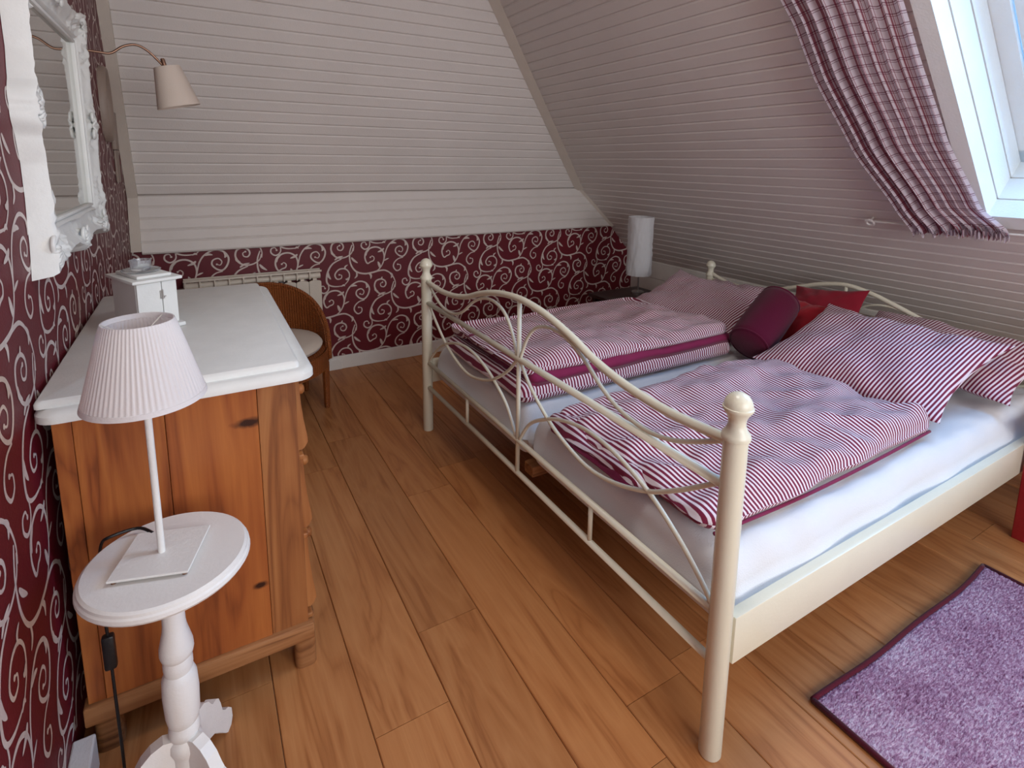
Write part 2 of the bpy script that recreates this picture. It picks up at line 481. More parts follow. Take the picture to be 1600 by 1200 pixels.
# hip trim strip
hp0, hp1 = Vector((hipx(PF.z), PF.y, PF.z)), Vector((hipx(ZC), fary(ZC), ZC))
hd = (hp1-hp0).normalized(); hin = (-(NR+NF)).normalized(); hs = hd.cross(hin).normalized()
def bar(p0, p1, side, out, w, t0, t1):
    vs = []
    for p in (p0, p1):
        for a, b in ((-w, t0), (w, t0), (w, t1), (-w, t1)): vs.append(p + side*a + out*b)
    return MB().add(vs, [(0,1,2,3),(7,6,5,4),(0,4,5,1),(1,5,6,2),(2,6,7,3),(3,7,4,0)])
struct(bar(hp0, hp1, hs, hin, 0.033, 0.004, 0.026).build('trim_1', M_TRIM), 'flat board covering the hip between both slopes')
h0 = Vector((hipx(0.872), 3.615, 0.872))
hd2 = (hp0-h0).normalized(); hin2 = (-(NR+NL)).normalized()
struct(bar(h0, hp0, hd2.cross(hin2).normalized(), hin2, 0.012, 0.002, 0.014).build('trim_2', M_TRIM), 'narrow strip at the end of the boarded band')
# left corner trim on far slope and band
p0 = Vector((XL+0.026, fary(PF.z), PF.z)); p1 = Vector((XL+0.022, fary(ZC), ZC))
struct(bar(p0, p1, AX, -NF, 0.024, 0.0, 0.03).build('trim_3', M_TRIM), 'corner board where far slope meets papered wall')
struct(bar(Vector((XL+0.026, 3.60, 0.89)), Vector((XL+0.026, 3.69, PF.z)), AX, Vector((0,-1,0)), 0.024, -0.02, 0.012).build('trim_4', M_TRIM), 'corner board beside the pale boarded band')

# ------------------------------------------------------------------ plain walls, ceiling, baseboards
wall_far = struct(MB().box((XL-0.1, YW, -0.01), (3.45, YW+0.08, 0.90)).build('wall_far', M_WALLPAPER), 'low far wall with burgundy scroll wallpaper')
wall_left = struct(MB().box((XL-0.1, YB-0.1, -0.01), (XL, 3.95, ZC+0.05)).build('wall_left', M_WALLPAPER), 'left wall with burgundy scroll wallpaper')
wk = struct(MB().box((3.371, YB-0.1, -0.01), (3.45, YW, ZK+0.02)).build('wall_right', M_WHITEWALL), 'white boarded knee wall behind the bed head')
for k in range(4):
    MB().box((3.362, YB-0.05, 0.02+k*0.138), (3.372, YW, 0.02+(k+1)*0.138-0.003)).build('board', M_WHITEWALL, wk)
GX0, GX1, GZ0, GZ1 = 0.0, 2.5, 0.75, 2.25  # opening for the assumed gable window
mb = MB()
for lo, hi in (((XL-0.1, 0), (GX0, ZC)), ((GX1, 0), (3.45, ZC)), ((GX0, 0), (GX1, GZ0)), ((GX0, GZ1), (GX1, ZC))):
    mb.box((lo[0], YB-0.1, lo[1]), (hi[0], YB, hi[1]+0.05))
struct(mb.build('wall_rear', M_WHITEWALL), 'plain gable wall behind the viewer')
struct(MB().box((XL-0.1, YB-0.1, ZC), (hipx(ZC)+0.06, fary(ZC)+0.06, ZC+0.06)).build('ceiling', M_WHITEWALL), 'flat white ceiling above the slopes')
def baseboard(name, lo, hi, label): return struct(MB().box(lo, hi, 0.004).build(name, M_WHITE), label)
baseboard('baseboard_far', (0.70, YW-0.016, 0), (3.36, YW, 0.092), 'white baseboard under the far wallpaper')
baseboard('baseboard_far_corner', (XL, YW-0.022, 0), (0.78, YW, 0.075), 'short lower baseboard behind the cane chair')
baseboard('baseboard_left', (XL, YB, 0), (-0.290, 1.395, 0.088), 'white baseboard under the left wallpaper')

# scroll print on the wallpaper, traced as one repeat on a half-drop lattice (metres)
def crop(x, y):
    return (x, y)
CELL = {
 'stem': ([(250,140),(226,215),(232,305),(275,372),(350,396),(425,388),(485,374),(548,372),(606,410),(640,478),(637,530)], 10),
 'curl_a': ([(637,500),(618,548),(570,580),(512,588),(462,562),(443,512),(458,466),(505,450),(541,466),(550,496),(532,521),(504,516),(499,492),(518,480)], 9),
 'rosette': ([(420,390),(478,368),(520,318),(540,255),(528,195),(484,163),(428,165),(378,198),(362,248),(372,290),(388,306),(412,292),(440,280),(446,255),(428,240),(412,252)], 9),
 'branch': ([(540,270),(548,232),(566,176),(604,124),(672,88),(736,100),(770,150),(757,208),(722,246),(682,238),(650,204),(658,168),(696,154),(720,178),(708,206),(684,200)], 9),
 'curl_b': ([(722,256),(672,270),(634,306),(628,346),(658,378),(692,362),(694,328),(668,320)], 8),
 'comma': ([(530,596),(456,634),(412,696),(394,768),(408,816),(466,836),(550,830)], 10),
 'tail': ([(404,800),(410,850),(392,880),(362,890),(334,868),(338,836),(366,828),(378,848)], 8),
 'inner': ([(540,832),(584,784),(594,724),(560,684),(504,688),(468,732),(484,770),(520,766),(526,740),(506,734)], 8),
 'sprig_a': ([(240,250),(262,276),(296,300)], 13), 'sprig_b': ([(280,370),(284,410),(262,436)], 10),
 'sprig_c': ([(390,392),(412,412),(410,446)], 12), 'sprig_d': ([(500,350),(492,320),(480,290)], 16),
 'sprig_e': ([(536,285),(560,272),(584,262)], 8), 'sprig_f': ([(586,392),(610,416),(600,446)], 13),
 'sprig_g': ([(470,606),(500,584),(545,572)], 11), 'sprig_h': ([(408,700),(412,740),(432,772)], 14),
 'sprig_i': ([(540,172),(520,190),(480,206)], 13), 'sprig_j': ([(372,236),(378,205),(408,178)], 12),
 'sprig_k': ([(600,130),(630,122),(660,126)], 11), 'sprig_l': ([(740,104),(752,128),(742,150)], 14),
 'sprig_m': ([(556,690),(560,664),(584,648)], 9),
 'sprig_o': ([(520,838),(540,824),(552,836)], 8), 'sprig_p': ([(500,456),(512,440),(516,428)], 8),
 'sprig_q': ([(446,520),(452,548),(478,566)], 13), 'sprig_r': ([(590,760),(572,776),(560,770)], 12),
}
KX, KZ = 0.28/385*1.0, 0.275/335
def cell_pts(p):
    # crop pixels to metres: x scale and the slight downward run of the rows removed
    return Vector((p[0]*0.000745, -(p[1] + 0.055*p[0])*0.000775))
LA = Vector((0.281, -0.2755)); LB = Vector((-0.281, -0.2755))
def scroll(target, to3, umin, umax, vmin, vmax, keep, name):
    mb = MB()
    strokes = []
    for nm, (pts, wd) in CELL.items():
        P = catmull([cell_pts(p).to_3d() for p in pts], 5)
        n = len(P); qs = []
        for i, p in enumerate(P):
            t = (P[min(i+1, n-1)] - P[max(i-1, 0)]).normalized(); nn = Vector((-t.y, t.x, 0))
            f = i/(n-1)
            if nm.startswith('sprig'): w = wd*0.00052*math.sin(PI*min(0.06 + f*0.94, 1))**0.8 + 0.0006
            else: w = wd*0.00048*(0.45 + 0.75*math.sin(PI*min(1, 0.12+f*0.85)))
            qs.append((p + nn*w/1.0, p - nn*w/1.0))
        strokes.append(qs)
        if nm in ('curl_a', 'rosette', 'branch', 'curl_b', 'inner', 'tail'):   # bulb at the curl's end
            c = P[-1]; r = 0.0058
            strokes.append([(c + Vector((r*math.cos(a), r*math.sin(a), 0)), c + Vector((r*math.cos(a), -r*math.sin(a), 0))) for a in [PI*k/5 for k in range(6)]])
    for i in range(-40, 40):
        for j in range(-40, 40):
            o = (LA*i + LB*j).to_3d()
            if not (umin-0.7 < o.x < umax+0.2 and vmin-0.2 < o.y < vmax+0.9): continue
            for si, qs in enumerate(strokes):
                for k in range(len(qs)-1):
                    q = [qs[k][0]+o, qs[k+1][0]+o, qs[k+1][1]+o, qs[k][1]+o]
                    c = (q[0]+q[2])/2
                    if umin < c.x < umax and vmin < c.y < vmax and keep(c.x, c.y):
                        mb.add([to3(a.x, a.y, 0.0004 + si*0.00002 + (k % 2)*0.00001) for a in q], [(0,1,2,3)])
    o = mb.build(name, M_SCROLL, target); o['kind'] = 'stuff'
    return o
OX, OZ = 1.003 - 0.415*0.745, 0.749 + (255+0.055*415)*0.000775
scroll(wall_far, lambda u, v, e: (u+OX, YW-e, v+OZ), XL-OX, 3.36-OX, 0.08-OZ, 0.885-OZ, lambda u, v: True, 'scroll_print')
OY2, OZ2 = 0.75, 1.10
scroll(wall_left, lambda u, v, e: (XL+e, u+OY2, v+OZ2), 0.2-OY2, 3.64-OY2, 0.08-OZ2, 2.44-OZ2,
       lambda u, v: (u+OY2) < fary(v+OZ2)-0.01 if v+OZ2 > PF.z else True, 'scroll_print')

# ------------------------------------------------------------------ roof window
win = struct(MB().box((0,0,0),(0.001,0.001,0.001)).build('window_1', M_WINDOW), 'white roof window in a deep boarded reveal')
win.data.clear_geometry()
def rbox(y0, y1, s0, s1, d0, d1):
    a = [PR+UR*s0+AY*y0, PR+UR*s0+AY*y1, PR+UR*s1+AY*y1, PR+UR*s1+AY*y0]
    return [p+NR*d0 for p in a] + [p+NR*d1 for p in a]
BF = [(0,1,2,3),(7,6,5,4),(0,4,5,1),(1,5,6,2),(2,6,7,3),(3,7,4,0)]
def rb(*a): return MB().add(rbox(*a), BF)
# casing on the room side
fr = MB()
for a in ((WY1-0.006, WY1+0.05, sw0-0.06, sw1+0.06, -0.016, 0.012), (WY0-0.05, WY0+0.006, sw0-0.06, sw1+0.06, -0.016, 0.012),
          (WY0, WY1, sw0-0.06, sw0+0.006, -0.016, 0.012), (WY0, WY1, sw1-0.006, sw1+0.06, -0.016, 0.012)):
    fr.add(rbox(*a), BF)
fr.build('casing', M_WINDOW, win)
ds = [0.0, 0.085, 0.205, 0.30]
for k in range(3):
    d0, d1 = ds[k]+0.001, ds[k+1]-0.002
    e = 0.003 + 0.004*k
    for a in ((WY1-e, WY1+0.03, sw0-0.02, sw1+0.02, d0, d1), (WY0-0.03, WY0+e, sw0-0.02, sw1+0.02, d0, d1),
              (WY0, WY1, sw0-0.03, sw0+e, d0, d1), (WY0, WY1, sw1-e, sw1+0.03, d0, d1)):
        rb(*a).build('lining_board', M_WINDOW, win)
fr = MB()
w = 0.07
for a in ((WY1-w, WY1+0.03, sw0-0.03, sw1+0.03, 0.30, 0.36), (WY0-0.03, WY0+w, sw0-0.03, sw1+0.03, 0.30, 0.36),
          (WY0, WY1, sw0-0.03, sw0+w, 0.30, 0.36), (WY0, WY1, sw1-w, sw1+0.03, 0.30, 0.36)):
    fr.add(rbox(*a), BF)
fr.build('sash_frame', M_WINDOW, win)
fr = MB()
for a in ((WY1-w-0.045, WY1-w-0.006, sw0+w, sw1-w, 0.315, 0.35), (WY0+w+0.006, WY0+w+0.045, sw0+w, sw1-w, 0.315, 0.35),
          (WY0+w, WY1-w, sw0+w+0.006, sw0+w+0.045, 0.315, 0.35), (WY0+w, WY1-w, sw1-w-0.045, sw1-w-0.006, 0.315, 0.35)):
    fr.add(rbox(*a), BF)
fr.build('inner_sash', M_WINDOW, win)
rb(WY0+w, WY1-w, sw0+w, sw1-w, 0.335, 0.339).build('pane', M_PANE, win)

# assumed flush ceiling lamp above the open floor, unseen, added for overhead light
cl = thing('assumed_ceiling_lamp', 'assumed round white flush lamp on the flat ceiling, added for overhead light', 'lamp', (0.85, 0.95, ZC))
MB().lathe([(0.26, -0.002), (0.27, -0.012), (0.27, -0.030), (0.255, -0.034), (0.02, -0.034)], (0.85, 0.95, ZC), 40).build('housing', M_WHITE, cl, 40)
_l = bpy.data.lights.new('assumed_ceiling_lamp_light', 'AREA'); _l.shape = 'DISK'; _l.size = 0.5; _l.energy = 6.5; _l.color = (1.0, 0.95, 0.88)  # light of the assumed ceiling lamp
_lo = bpy.data.objects.new('assumed_ceiling_lamp_light', _l); COL.objects.link(_lo); _lo.location = (0.85, 0.95, ZC-0.045); _lo.parent = cl; _lo.matrix_parent_inverse = cl.matrix_world.inverted()

# assumed gable window behind the viewer, unseen, added for light from the rear
win2 = struct(MB().box((0,0,0),(0.001,0.001,0.001)).build('assumed_window_2', M_WINDOW), 'assumed white gable window behind the viewer, added for light')
win2.data.clear_geometry()
fr = MB()
for lo, hi in (((GX0, GZ0), (GX0+0.06, GZ1)), ((GX1-0.06, GZ0), (GX1, GZ1)), ((GX0, GZ0), (GX1, GZ0+0.06)), ((GX0, GZ1-0.06), (GX1, GZ1)), ((1.22, GZ0), (1.28, GZ1))):
    fr.box((lo[0], YB-0.08, lo[1]), (hi[0], YB-0.02, hi[1]))
fr.build('sash_frame', M_WINDOW, win2)
MB().box((GX0, YB-0.052, GZ0), (GX1, YB-0.048, GZ1)).build('pane', M_PANE, win2)

# ------------------------------------------------------------------ curtain with its rods
def curtain():
    t = thing('window_curtain', 'sheer white curtain with plum red checks gathered beside the roof window', 'curtain', (2.76, 1.04, 1.15))
    Ls = [(2.06, 1.375, 0.995), (1.98, 1.362, 1.0), (1.80, 1.365, 1.0), (1.53, 1.325, 0.99), (1.272, 1.24, 0.945), (1.175, 1.207, 0.874)]
    Ls = [(2.40, 1.39, 0.99)] + Ls
    def edge(z):
        for i in range(len(Ls)-1):
            a, b = Ls[i], Ls[i+1]
            if a[0] >= z >= b[0]:
                f = (a[0]-z)/(a[0]-b[0]); f = f*f*(3-2*f)*0.4 + f*0.6
                return a[1]+(b[1]-a[1])*f, a[2]+(b[2]-a[2])*f
        return Ls[-1][1:]
    nu, nv = 150, 90; vs = []; uv = []
    for j in range(nv):
        z = 2.40 + (1.155-2.40)*j/(nv-1)
        l, r = edge(max(z, 1.175))
        for i in range(nu):
            f = i/(nu-1)
            ph = f*2*PI*8.5 + 0.7*math.sin(f*9)
            fall = (j/(nv-1))
            amp = 0.015 + 0.011*math.sin(f*5+1) + 0.004*fall
            y = l + (r-l)*(f + 0.012*math.sin(ph*1.0+1.3))
            d = -0.052 - amp*math.sin(ph) - 0.012*math.sin(3.1*f+2*fall)
            if z < 1.19: d += 0.006*math.sin(i*2.4); z2 = z + 0.006*math.sin(i*1.7)
            else: z2 = z
            vs.append(rslope(y, z2, d)); uv.append((f*1.05, (2.4-z)/UR.z + 0.008*math.sin(ph)))
    mb = MB(); mb.add(vs, [(j*nu+i, j*nu+i+1, (j+1)*nu+i+1, (j+1)*nu+i) for j in range(nv-1) for i in range(nu-1)])
    mb.build('cloth', M_PLAID, t, 180, uv)
    # gathered heading ruffle at the lower rod
    vs = []; uv = []
    for j in range(6):
        for i in range(200):
            f = i/199; l, r = edge(1.175)
            z = 1.178 - 0.030*j/5
            d = -0.048 - (0.006+0.010*j/5)*math.sin(f*2*PI*24+j*0.3) - 0.004*math.sin(i*0.9)
            vs.append(rslope(l+(r-l)*f, z+0.004*math.sin(i*1.3), d)); uv.append((f*1.05, 1.7+0.03*j/5))
    MB().add(vs, [(j*200+i, j*200+i+1, (j+1)*200+i+1, (j+1)*200+i) for j in range(5) for i in range(199)]).build('ruffle', M_PLAID, t, 180, uv)
    rod = thing('curtain_rod', 'thin white rod holding the curtain hem against the slope', 'rod', rslope(1.37, 1.148, -0.03))
    MB().tube([rslope(y, 1.162, -0.032) for y in (1.385, 1.0, 0.5, -0.05)], 0.005, 8).build('pole', M_WHITE, rod, 60)
    MB().tube([rslope(1.405, 1.158, 0.006), rslope(1.405, 1.158, -0.030)], 0.0045, 8).build('bracket', M_WHITE, rod, 60)
    MB().lathe([(0.009, -0.034), (0.013, -0.040), (0.019, -0.040), (0.024, -0.034), (0.019, -0.028), (0.013, -0.028), (0.009, -0.034)], rslope(1.405, 1.158, 0), 24, NR, False).build('end_disc', M_WHITE, rod, 40)
curtain()

# ------------------------------------------------------------------ bed
bed = thing('double_bed', 'cream metal double bed with curved scroll footboard and ball finials', 'bed', (2.0, 1.631, 0))
XF, XH, YN, YFa, YC = 0.98, 3.09, 0.711, 2.552, 1.6315
def post(x, y, h):
    r = 0.0265; k = h - 0.92
    pr = [(0.012, 0.0), (r-0.002, 0.0), (r, 0.004), (r, 0.812+k), (r+0.004, 0.814+k), (r+0.005, 0.820+k), (r+0.003, 0.827+k), (r-0.004, 0.836+k), (r-0.008, 0.848+k), (r-0.007, 0.860+k), (r-0.002, 0.871+k), (r+0.004, 0.879+k), (r+0.0065, 0.884+k), (r+0.006, 0.8875+k)]
    for q in range(9):
        a = (PI/2)*q/8
        pr.append((0.0305*math.cos(a), 0.8885+k+0.0315*math.sin(a)))
    pr[-1] = (0.001, h)
    MB().lathe(pr, (x, y, 0), 28).build('post', M_CREAM, bed, 35)
for y in (YN, YFa): post(XF, y, 0.92); post(XH, y, 0.74)
def rail(pts, r, name, n=10, m=6):
    MB().tube(catmull(pts, m) if len(pts) > 2 else pts, r, n).build(name, M_CREAM, bed, 180)
def sym(x, prof): # prof in (u, z) from the post inwards; full curve
    a = [(x, YC+u, z) for u, z in prof]; b = [(x, YC-u, z) for u, z in reversed(prof)]
    if prof[-1][0] == 0: b = b[1:]
    return a + b
def end_frame(x, top, mid, low1, low2, c1, c2, c3, stub):
    rail(sym(x, top), 0.0125, 'top_rail')
    rail([(x, YN, mid), (x, YFa, mid)], 0.0115, 'middle_rail')
    rail([(x, YN, low1), (x, YFa, low1)], 0.010, 'lower_rail')
    rail([(x, YN, low2), (x, YFa, low2)], 0.0105, 'bottom_rail')
    rail([(x, YC, top[-1][1]), (x, YC, low2)], 0.0085, 'center_bar')
    for sg in (1, -1):
        for c in (c1, c2, c3):
            rail([(x, YC+sg*u, z) for u, z in c], 0.0065, 'scroll_bar', 8)
        rail([(x, YC+sg*stub, low1), (x, YC+sg*stub, low2)], 0.0075, 'stub_bar', 8)
TOP = [(0.905, 0.803), (0.80, 0.795), (0.70, 0.793), (0.57, 0.803), (0.44, 0.828), (0.32, 0.867), (0.20, 0.897), (0.10, 0.912), (0.0, 0.918)]
C1 = [(0.90, 0.80), (0.84, 0.768), (0.75, 0.728), (0.66, 0.712), (0.56, 0.722), (0.475, 0.756), (0.38, 0.818), (0.29, 0.855), (0.20, 0.864), (0.115, 0.842), (0.055, 0.785), (0.012, 0.70)]
C2 = [(0.90, 0.700), (0.84, 0.655), (0.77, 0.605), (0.67, 0.545), (0.54, 0.498), (0.42, 0.482), (0.30, 0.504), (0.19, 0.546), (0.08, 0.618), (0.008, 0.69)]
C3 = [(0.90, 0.375), (0.86, 0.42), (0.78, 0.485), (0.67, 0.548), (0.53, 0.590), (0.40, 0.598), (0.27, 0.572), (0.17, 0.53), (0.08, 0.472), (0.012, 0.38)]
end_frame(XF, TOP, 0.693, 0.375, 0.243, C1, C2, C3, 0.44)
HT = [(0.905, 0.65), (0.80, 0.618), (0.66, 0.603), (0.52, 0.615), (0.40, 0.642), (0.26, 0.69), (0.13, 0.73), (0.0, 0.75)]
hs_ = lambda c: [(u, 0.45 + (z-0.69)*0.9 if z > 0.69 else 0.30 + (z-0.375)*0.55) for u, z in c]
H1 = [(u, 0.535 + (z-0.712)*0.95) for u, z in C1]
end_frame(XH, HT, 0.52, 0.36, 0.243, H1, [(u, 0.36+(z-0.48)*0.7) for u, z in C2], [(u, 0.36+(z-0.375)*0.6) for u, z in C3], 0.44)
for y0, y1 in ((0.684, 0.712), (2.551, 2.579)):
    MB().box((XF+0.018, y0, 0.258), (XH-0.018, y1, 0.380), 0.003).build('side_rail', M_CREAM, bed, 30)
MB().box((XF+0.05, YC-0.03, 0.22), (XH-0.05, YC+0.03, 0.262), 0.003).build('center_beam', M_PINE_RAIL, bed)
for k in range(12):
    x = 1.08 + k*0.17
    MB().box((x, 0.73, 0.255), (x+0.07, 2.535, 0.272)).build('slat', M_PINE_LT, bed)
MB().box((XH+0.03, YN+0.03, 0.30), (XH+0.05, YFa-0.03, 0.60)).build('head_panel', M_TRIM, bed)

# soft slab: rounded box with wrinkles
def slab(name, x0, x1, y0, y1, z0, z1, mat, parent=None, r=0.06, wr=0.008, wscale=5.0, seed=0, nx=70, ny=50, wave=None, edge=0.0, uvs=True, smooth=180, pinch=0.0, bottom_drop=0.0):
    vs = []; uv = []; fs = []
    def outline(px, py, sd):
        ex = edge*noise.noise(Vector((px*3.1+seed, py*3.1, sd*7+seed)))
        return ex
    for side in (0, 1):
        for j in range(ny):
            for i in range(nx):
                # denser sampling at rims
                u = 0.5-0.5*math.cos(PI*i/(nx-1)); v = 0.5-0.5*math.cos(PI*j/(ny-1))
                u = 0.6*u + 0.4*i/(nx-1); v = 0.6*v + 0.4*j/(ny-1)
                x = x0+(x1-x0)*u; y = y0+(y1-y0)*v
                ex = min(x-x0, x1-x, y-y0, y1-y)
                # corner rounding distance
                dx = max(0, r-(x-x0), r-(x1-x)); dy = max(0, r-(y-y0), r-(y1-y))
                q = min(1.0, math.hypot(dx, dy)/r)
                prof = math.sqrt(max(0.0, 1-q*q)) if q < 1 else 0.0
                zm = z0 + (z1-z0)*0.42
                n1 = noise.noise(Vector((x*wscale*0.8+seed, y*wscale*2.2, seed*1.7)))
                n2 = noise.noise(Vector((x*wscale*3+seed, y*wscale*4.5, 3.3+seed)))
                n3 = abs(noise.noise(Vector((x*wscale*1.5+y*wscale*1.2+seed, (y-x)*wscale*0.5, 9+seed))))
                dz = wr*(1.3*n1 + 0.5*n2 - 1.3*n3)
                if wave: dz += wave(x, y)
                if side == 0: z = zm + (z1-zm)*prof + dz*min(1, prof*1.2)
                else: z = zm - (zm-z0)*prof
                cx_, cy_ = (x0+x1)/2, (y0+y1)/2
                # pull rim corner to a rounded plan and make the outline uneven
                e = edge*(noise.noise(Vector((x*4+seed, y*4, 5+seed)))) * (1-prof)
                k = 1.0
                if dx > 0 and dy > 0 and math.hypot(dx, dy) > r:
                    k2 = r/math.hypot(dx, dy)
                    x = (x0+r-dx*k2) if x < cx_ else (x1-r+dx*k2)
                    y = (y0+r-dy*k2) if y < cy_ else (y1-r+dy*k2)
                xx = x + e*(1 if x > cx_ else -1)*(1 if dx > 0 else 0); yy = y + e*(1 if y > cy_ else -1)*(1 if dy > 0 else 0)
                vs.append((xx, yy, z))
                wob = 0.006*noise.noise(Vector((x*6+seed, y*3, 1.0))) + 0.5*dz
                uv.append((x + wob + (0.12 if side else 0), y))
    N = nx*ny
    for j in range(ny-1):
        for i in range(nx-1):
            a = j*nx+i
            fs.append((a, a+1, a+nx+1, a+nx)); fs.append((N+a, N+a+nx, N+a+nx+1, N+a+1))
    rim = [i for i in range(nx)] + [j*nx+nx-1 for j in range(1, ny)] + [(ny-1)*nx+i for i in range(nx-2, -1, -1)] + [j*nx for j in range(ny-2, 0, -1)]
    for a, b in zip(rim, rim[1:]+rim[:1]): fs.append((a, N+a, N+b, b))
    mb = MB().add(vs, fs)
    return mb.build(name, mat, parent, smooth, uv)

# mattresses with white fitted sheets
def sagging(y0, y1, seed):
    def f(x, y):
        return 0.0
    return f
m1 = tag(slab('mattress', 1.015, 3.06, 0.722, 1.622, 0.272, 0.472, M_SHEET, None, 0.06, 0.008, 4.0, 2, 110, 50, lambda x, y: 0.010*max(0, 1-(y-0.722)/0.07)*math.sin(x*23+3*math.sin(x*5)), 0.022), 'mattress in white fitted sheet on window side of the bed', 'mattress', 'two mattresses side by side')
m2 = tag(slab('mattress', 1.010, 3.06, 1.640, 2.538, 0.272, 0.466, M_SHEET, None, 0.06, 0.006, 3.0, 7, 80, 44, None, 0.016), 'mattress in white fitted sheet on wallpaper side of the bed', 'mattress', 'two mattresses side by side')

# near duvet: flat with a turned corner at the foot
dn = thing('duvet', 'plum striped duvet spread flat on window side of the bed', 'duvet', (1.55, 1.13, 0.473), 'striped duvets')
def bulge(x, y):
    return 0.022*math.exp(-((x-1.95)/0.28)**2)*math.exp(-((y-1.2)/0.35)**2) + 0.010*math.sin(7*x+2.5*y) * 0.6
slab('cover', 1.035, 2.17, 0.792, 1.49, 0.482, 0.572, M_STRIPE, dn, 0.065, 0.024, 4.2, 11, 110, 70, bulge, 0.03)
slab('turned_corner', 1.005, 1.30, 1.02, 1.495, 0.482, 0.541, M_STRIPE, dn, 0.045, 0.014, 6, 15, 40, 50, None, 0.03)
slab('lining', 0.998, 1.24, 1.05, 1.47, 0.480, 0.514, M_PLUM, dn, 0.03, 0.010, 6, 19, 40, 40, None, 0.025)
MB().tube(catmull([(1.05, 0.80, 0.50), (1.4, 0.789, 0.497), (1.8, 0.792, 0.497), (2.14, 0.80, 0.50)], 8), 0.005, 6).build('piping', M_PLUM, dn, 180)
MB().tube(catmull([(1.06, 1.487, 0.512), (1.4, 1.492, 0.518), (1.8, 1.490, 0.52), (2.12, 1.48, 0.515)], 8), 0.006, 6).build('piping', M_PLUM, dn, 180)
# far duvet: folded double with plum lining between the layers
df = thing('duvet', 'plum striped duvet folded double on wallpaper side of the bed', 'duvet', (1.6, 2.03, 0.466), 'striped duvets')
slab('lower_layer', 1.02, 2.24, 1.672, 2.42, 0.474, 0.556, M_STRIPE, df, 0.045, 0.006, 5, 23, 100, 60, None, 0.02)
slab('lining', 1.07, 2.25, 1.682, 2.30, 0.530, 0.586, M_PLUM, df, 0.03, 0.008, 6, 27, 90, 50, None, 0.018)
def bulge2(x, y): return 0.020*math.exp(-((x-2.0)/0.25)**2)*math.exp(-((y-2.1)/0.3)**2) - 0.075*max(0, y-1.78) - 0.03*max(0, (1.3-x)/0.3)
slab('upper_layer', 1.04, 2.23, 1.69, 2.41, 0.575, 0.648, M_STRIPE, df, 0.05, 0.018, 4.5, 31, 100, 60, bulge2, 0.03)

# pillows
def pillow(name, mat, c, ex, ey, L, Wd, T, seed, label, cat, group, p=2.6, uvdir=0, nx=44, ny=40, wr=0.023, sag=0.0, corner=0.16):
    ex = Vector(ex).normalized(); ey = Vector(ey); ey = (ey - ex*ey.dot(ex)).normalized(); ez = ex.cross(ey)
    c = Vector(c); vs = []; uv = []; fs = []
    for side in (1, -1):
        for j in range(ny):
            for i in range(nx):
                u = -math.cos(PI*i/(nx-1)); v = -math.cos(PI*j/(ny-1))
                hh = max(0.0, (1-abs(u)**p)*(1-abs(v)**p))**0.55
                # edges pulled in between the corners
                a = u*L/2*(1 - corner*(1-v*v)*abs(u)**3*0.8); b = v*Wd/2*(1 - corner*(1-u*u)*abs(v)**3*0.8)
                q = c + ex*a + ey*b
                n1 = noise.noise(q*7 + Vector((seed, 0, 0))); n2 = noise.noise(q*17 + Vector((0, seed, 0)))
                rad = abs(noise.noise(Vector((math.atan2(v, u)*2.2, seed, 0))))
                h = hh*T/2 + wr*(n1*0.9+n2*0.4)*min(1, hh*1.4) - wr*1.6*rad*max(abs(u), abs(v))**2*min(1, hh*2)
                vs.append(q + ez*h*side - Vector((0,0,sag*(u*u))))
                w = 0.004*n1
                uv.append(((a if uvdir == 0 else b) + w + 0.4*h, b))
    N = nx*ny
    for j in range(ny-1):
        for i in range(nx-1):
            a = j*nx+i
            fs.append((a, a+1, a+nx+1, a+nx)); fs.append((N+a, N+a+nx, N+a+nx+1, N+a+1))
    rim = [i for i in range(nx)] + [j*nx+nx-1 for j in range(1, ny)] + [(ny-1)*nx+i for i in range(nx-2, -1, -1)] + [j*nx for j in range(ny-2, 0, -1)]
    for a, b in zip(rim, rim[1:]+rim[:1]): fs.append((a, N+a, N+b, b))
    o = MB().add(vs, fs).build(name, mat, None, 180, uv)
    return tag(o, label, cat, group)
PG = 'striped bed pillows'
pillow('pillow', M_STRIPE, (2.425, 1.14, 0.610), (0, 1, 0), (-0.93, 0, -0.30), 0.73, 0.60, 0.17, 3, 'plum striped pillow leaning in front, on window side of the bed', 'pillow', PG, sag=-0.02)
pillow('pillow', M_STRIPE, (2.83, 1.09, 0.588), (0.06, 1, 0), (-0.95, 0.0, -0.24), 0.76, 0.50, 0.15, 8, 'plum striped pillow behind another, against headboard, window side', 'pillow', PG)
pillow('pillow', M_STRIPE, (2.51, 2.14, 0.582), (0, 1, 0), (-0.92, 0, -0.34), 0.80, 0.56, 0.16, 13, 'plum striped pillow leaning in front, beside the folded duvet', 'pillow', PG, sag=-0.03)
pillow('pillow', M_STRIPE, (2.84, 2.12, 0.566), (0, 1, 0), (-0.95, 0.0, -0.22), 0.76, 0.48, 0.14, 18, 'plum striped pillow behind another, against headboard, wallpaper side', 'pillow', PG)
RG = 'red scatter cushions'
pillow('scatter_cushion', M_REDF, (2.64, 1.62, 0.590), (0.15, 1, -0.06), (-0.80, 0.12, -0.58), 0.36, 0.34, 0.14, 22, 'bright red square cushion behind the dark plum bolster', 'cushion', RG)
pillow('scatter_cushion', M_REDF2, (2.87, 1.62, 0.612), (-0.1, 1, -0.12), (-0.60, -0.05, -0.78), 0.38, 0.34, 0.13, 27, 'crimson square cushion propped against the headboard scrolls', 'cushion', RG)
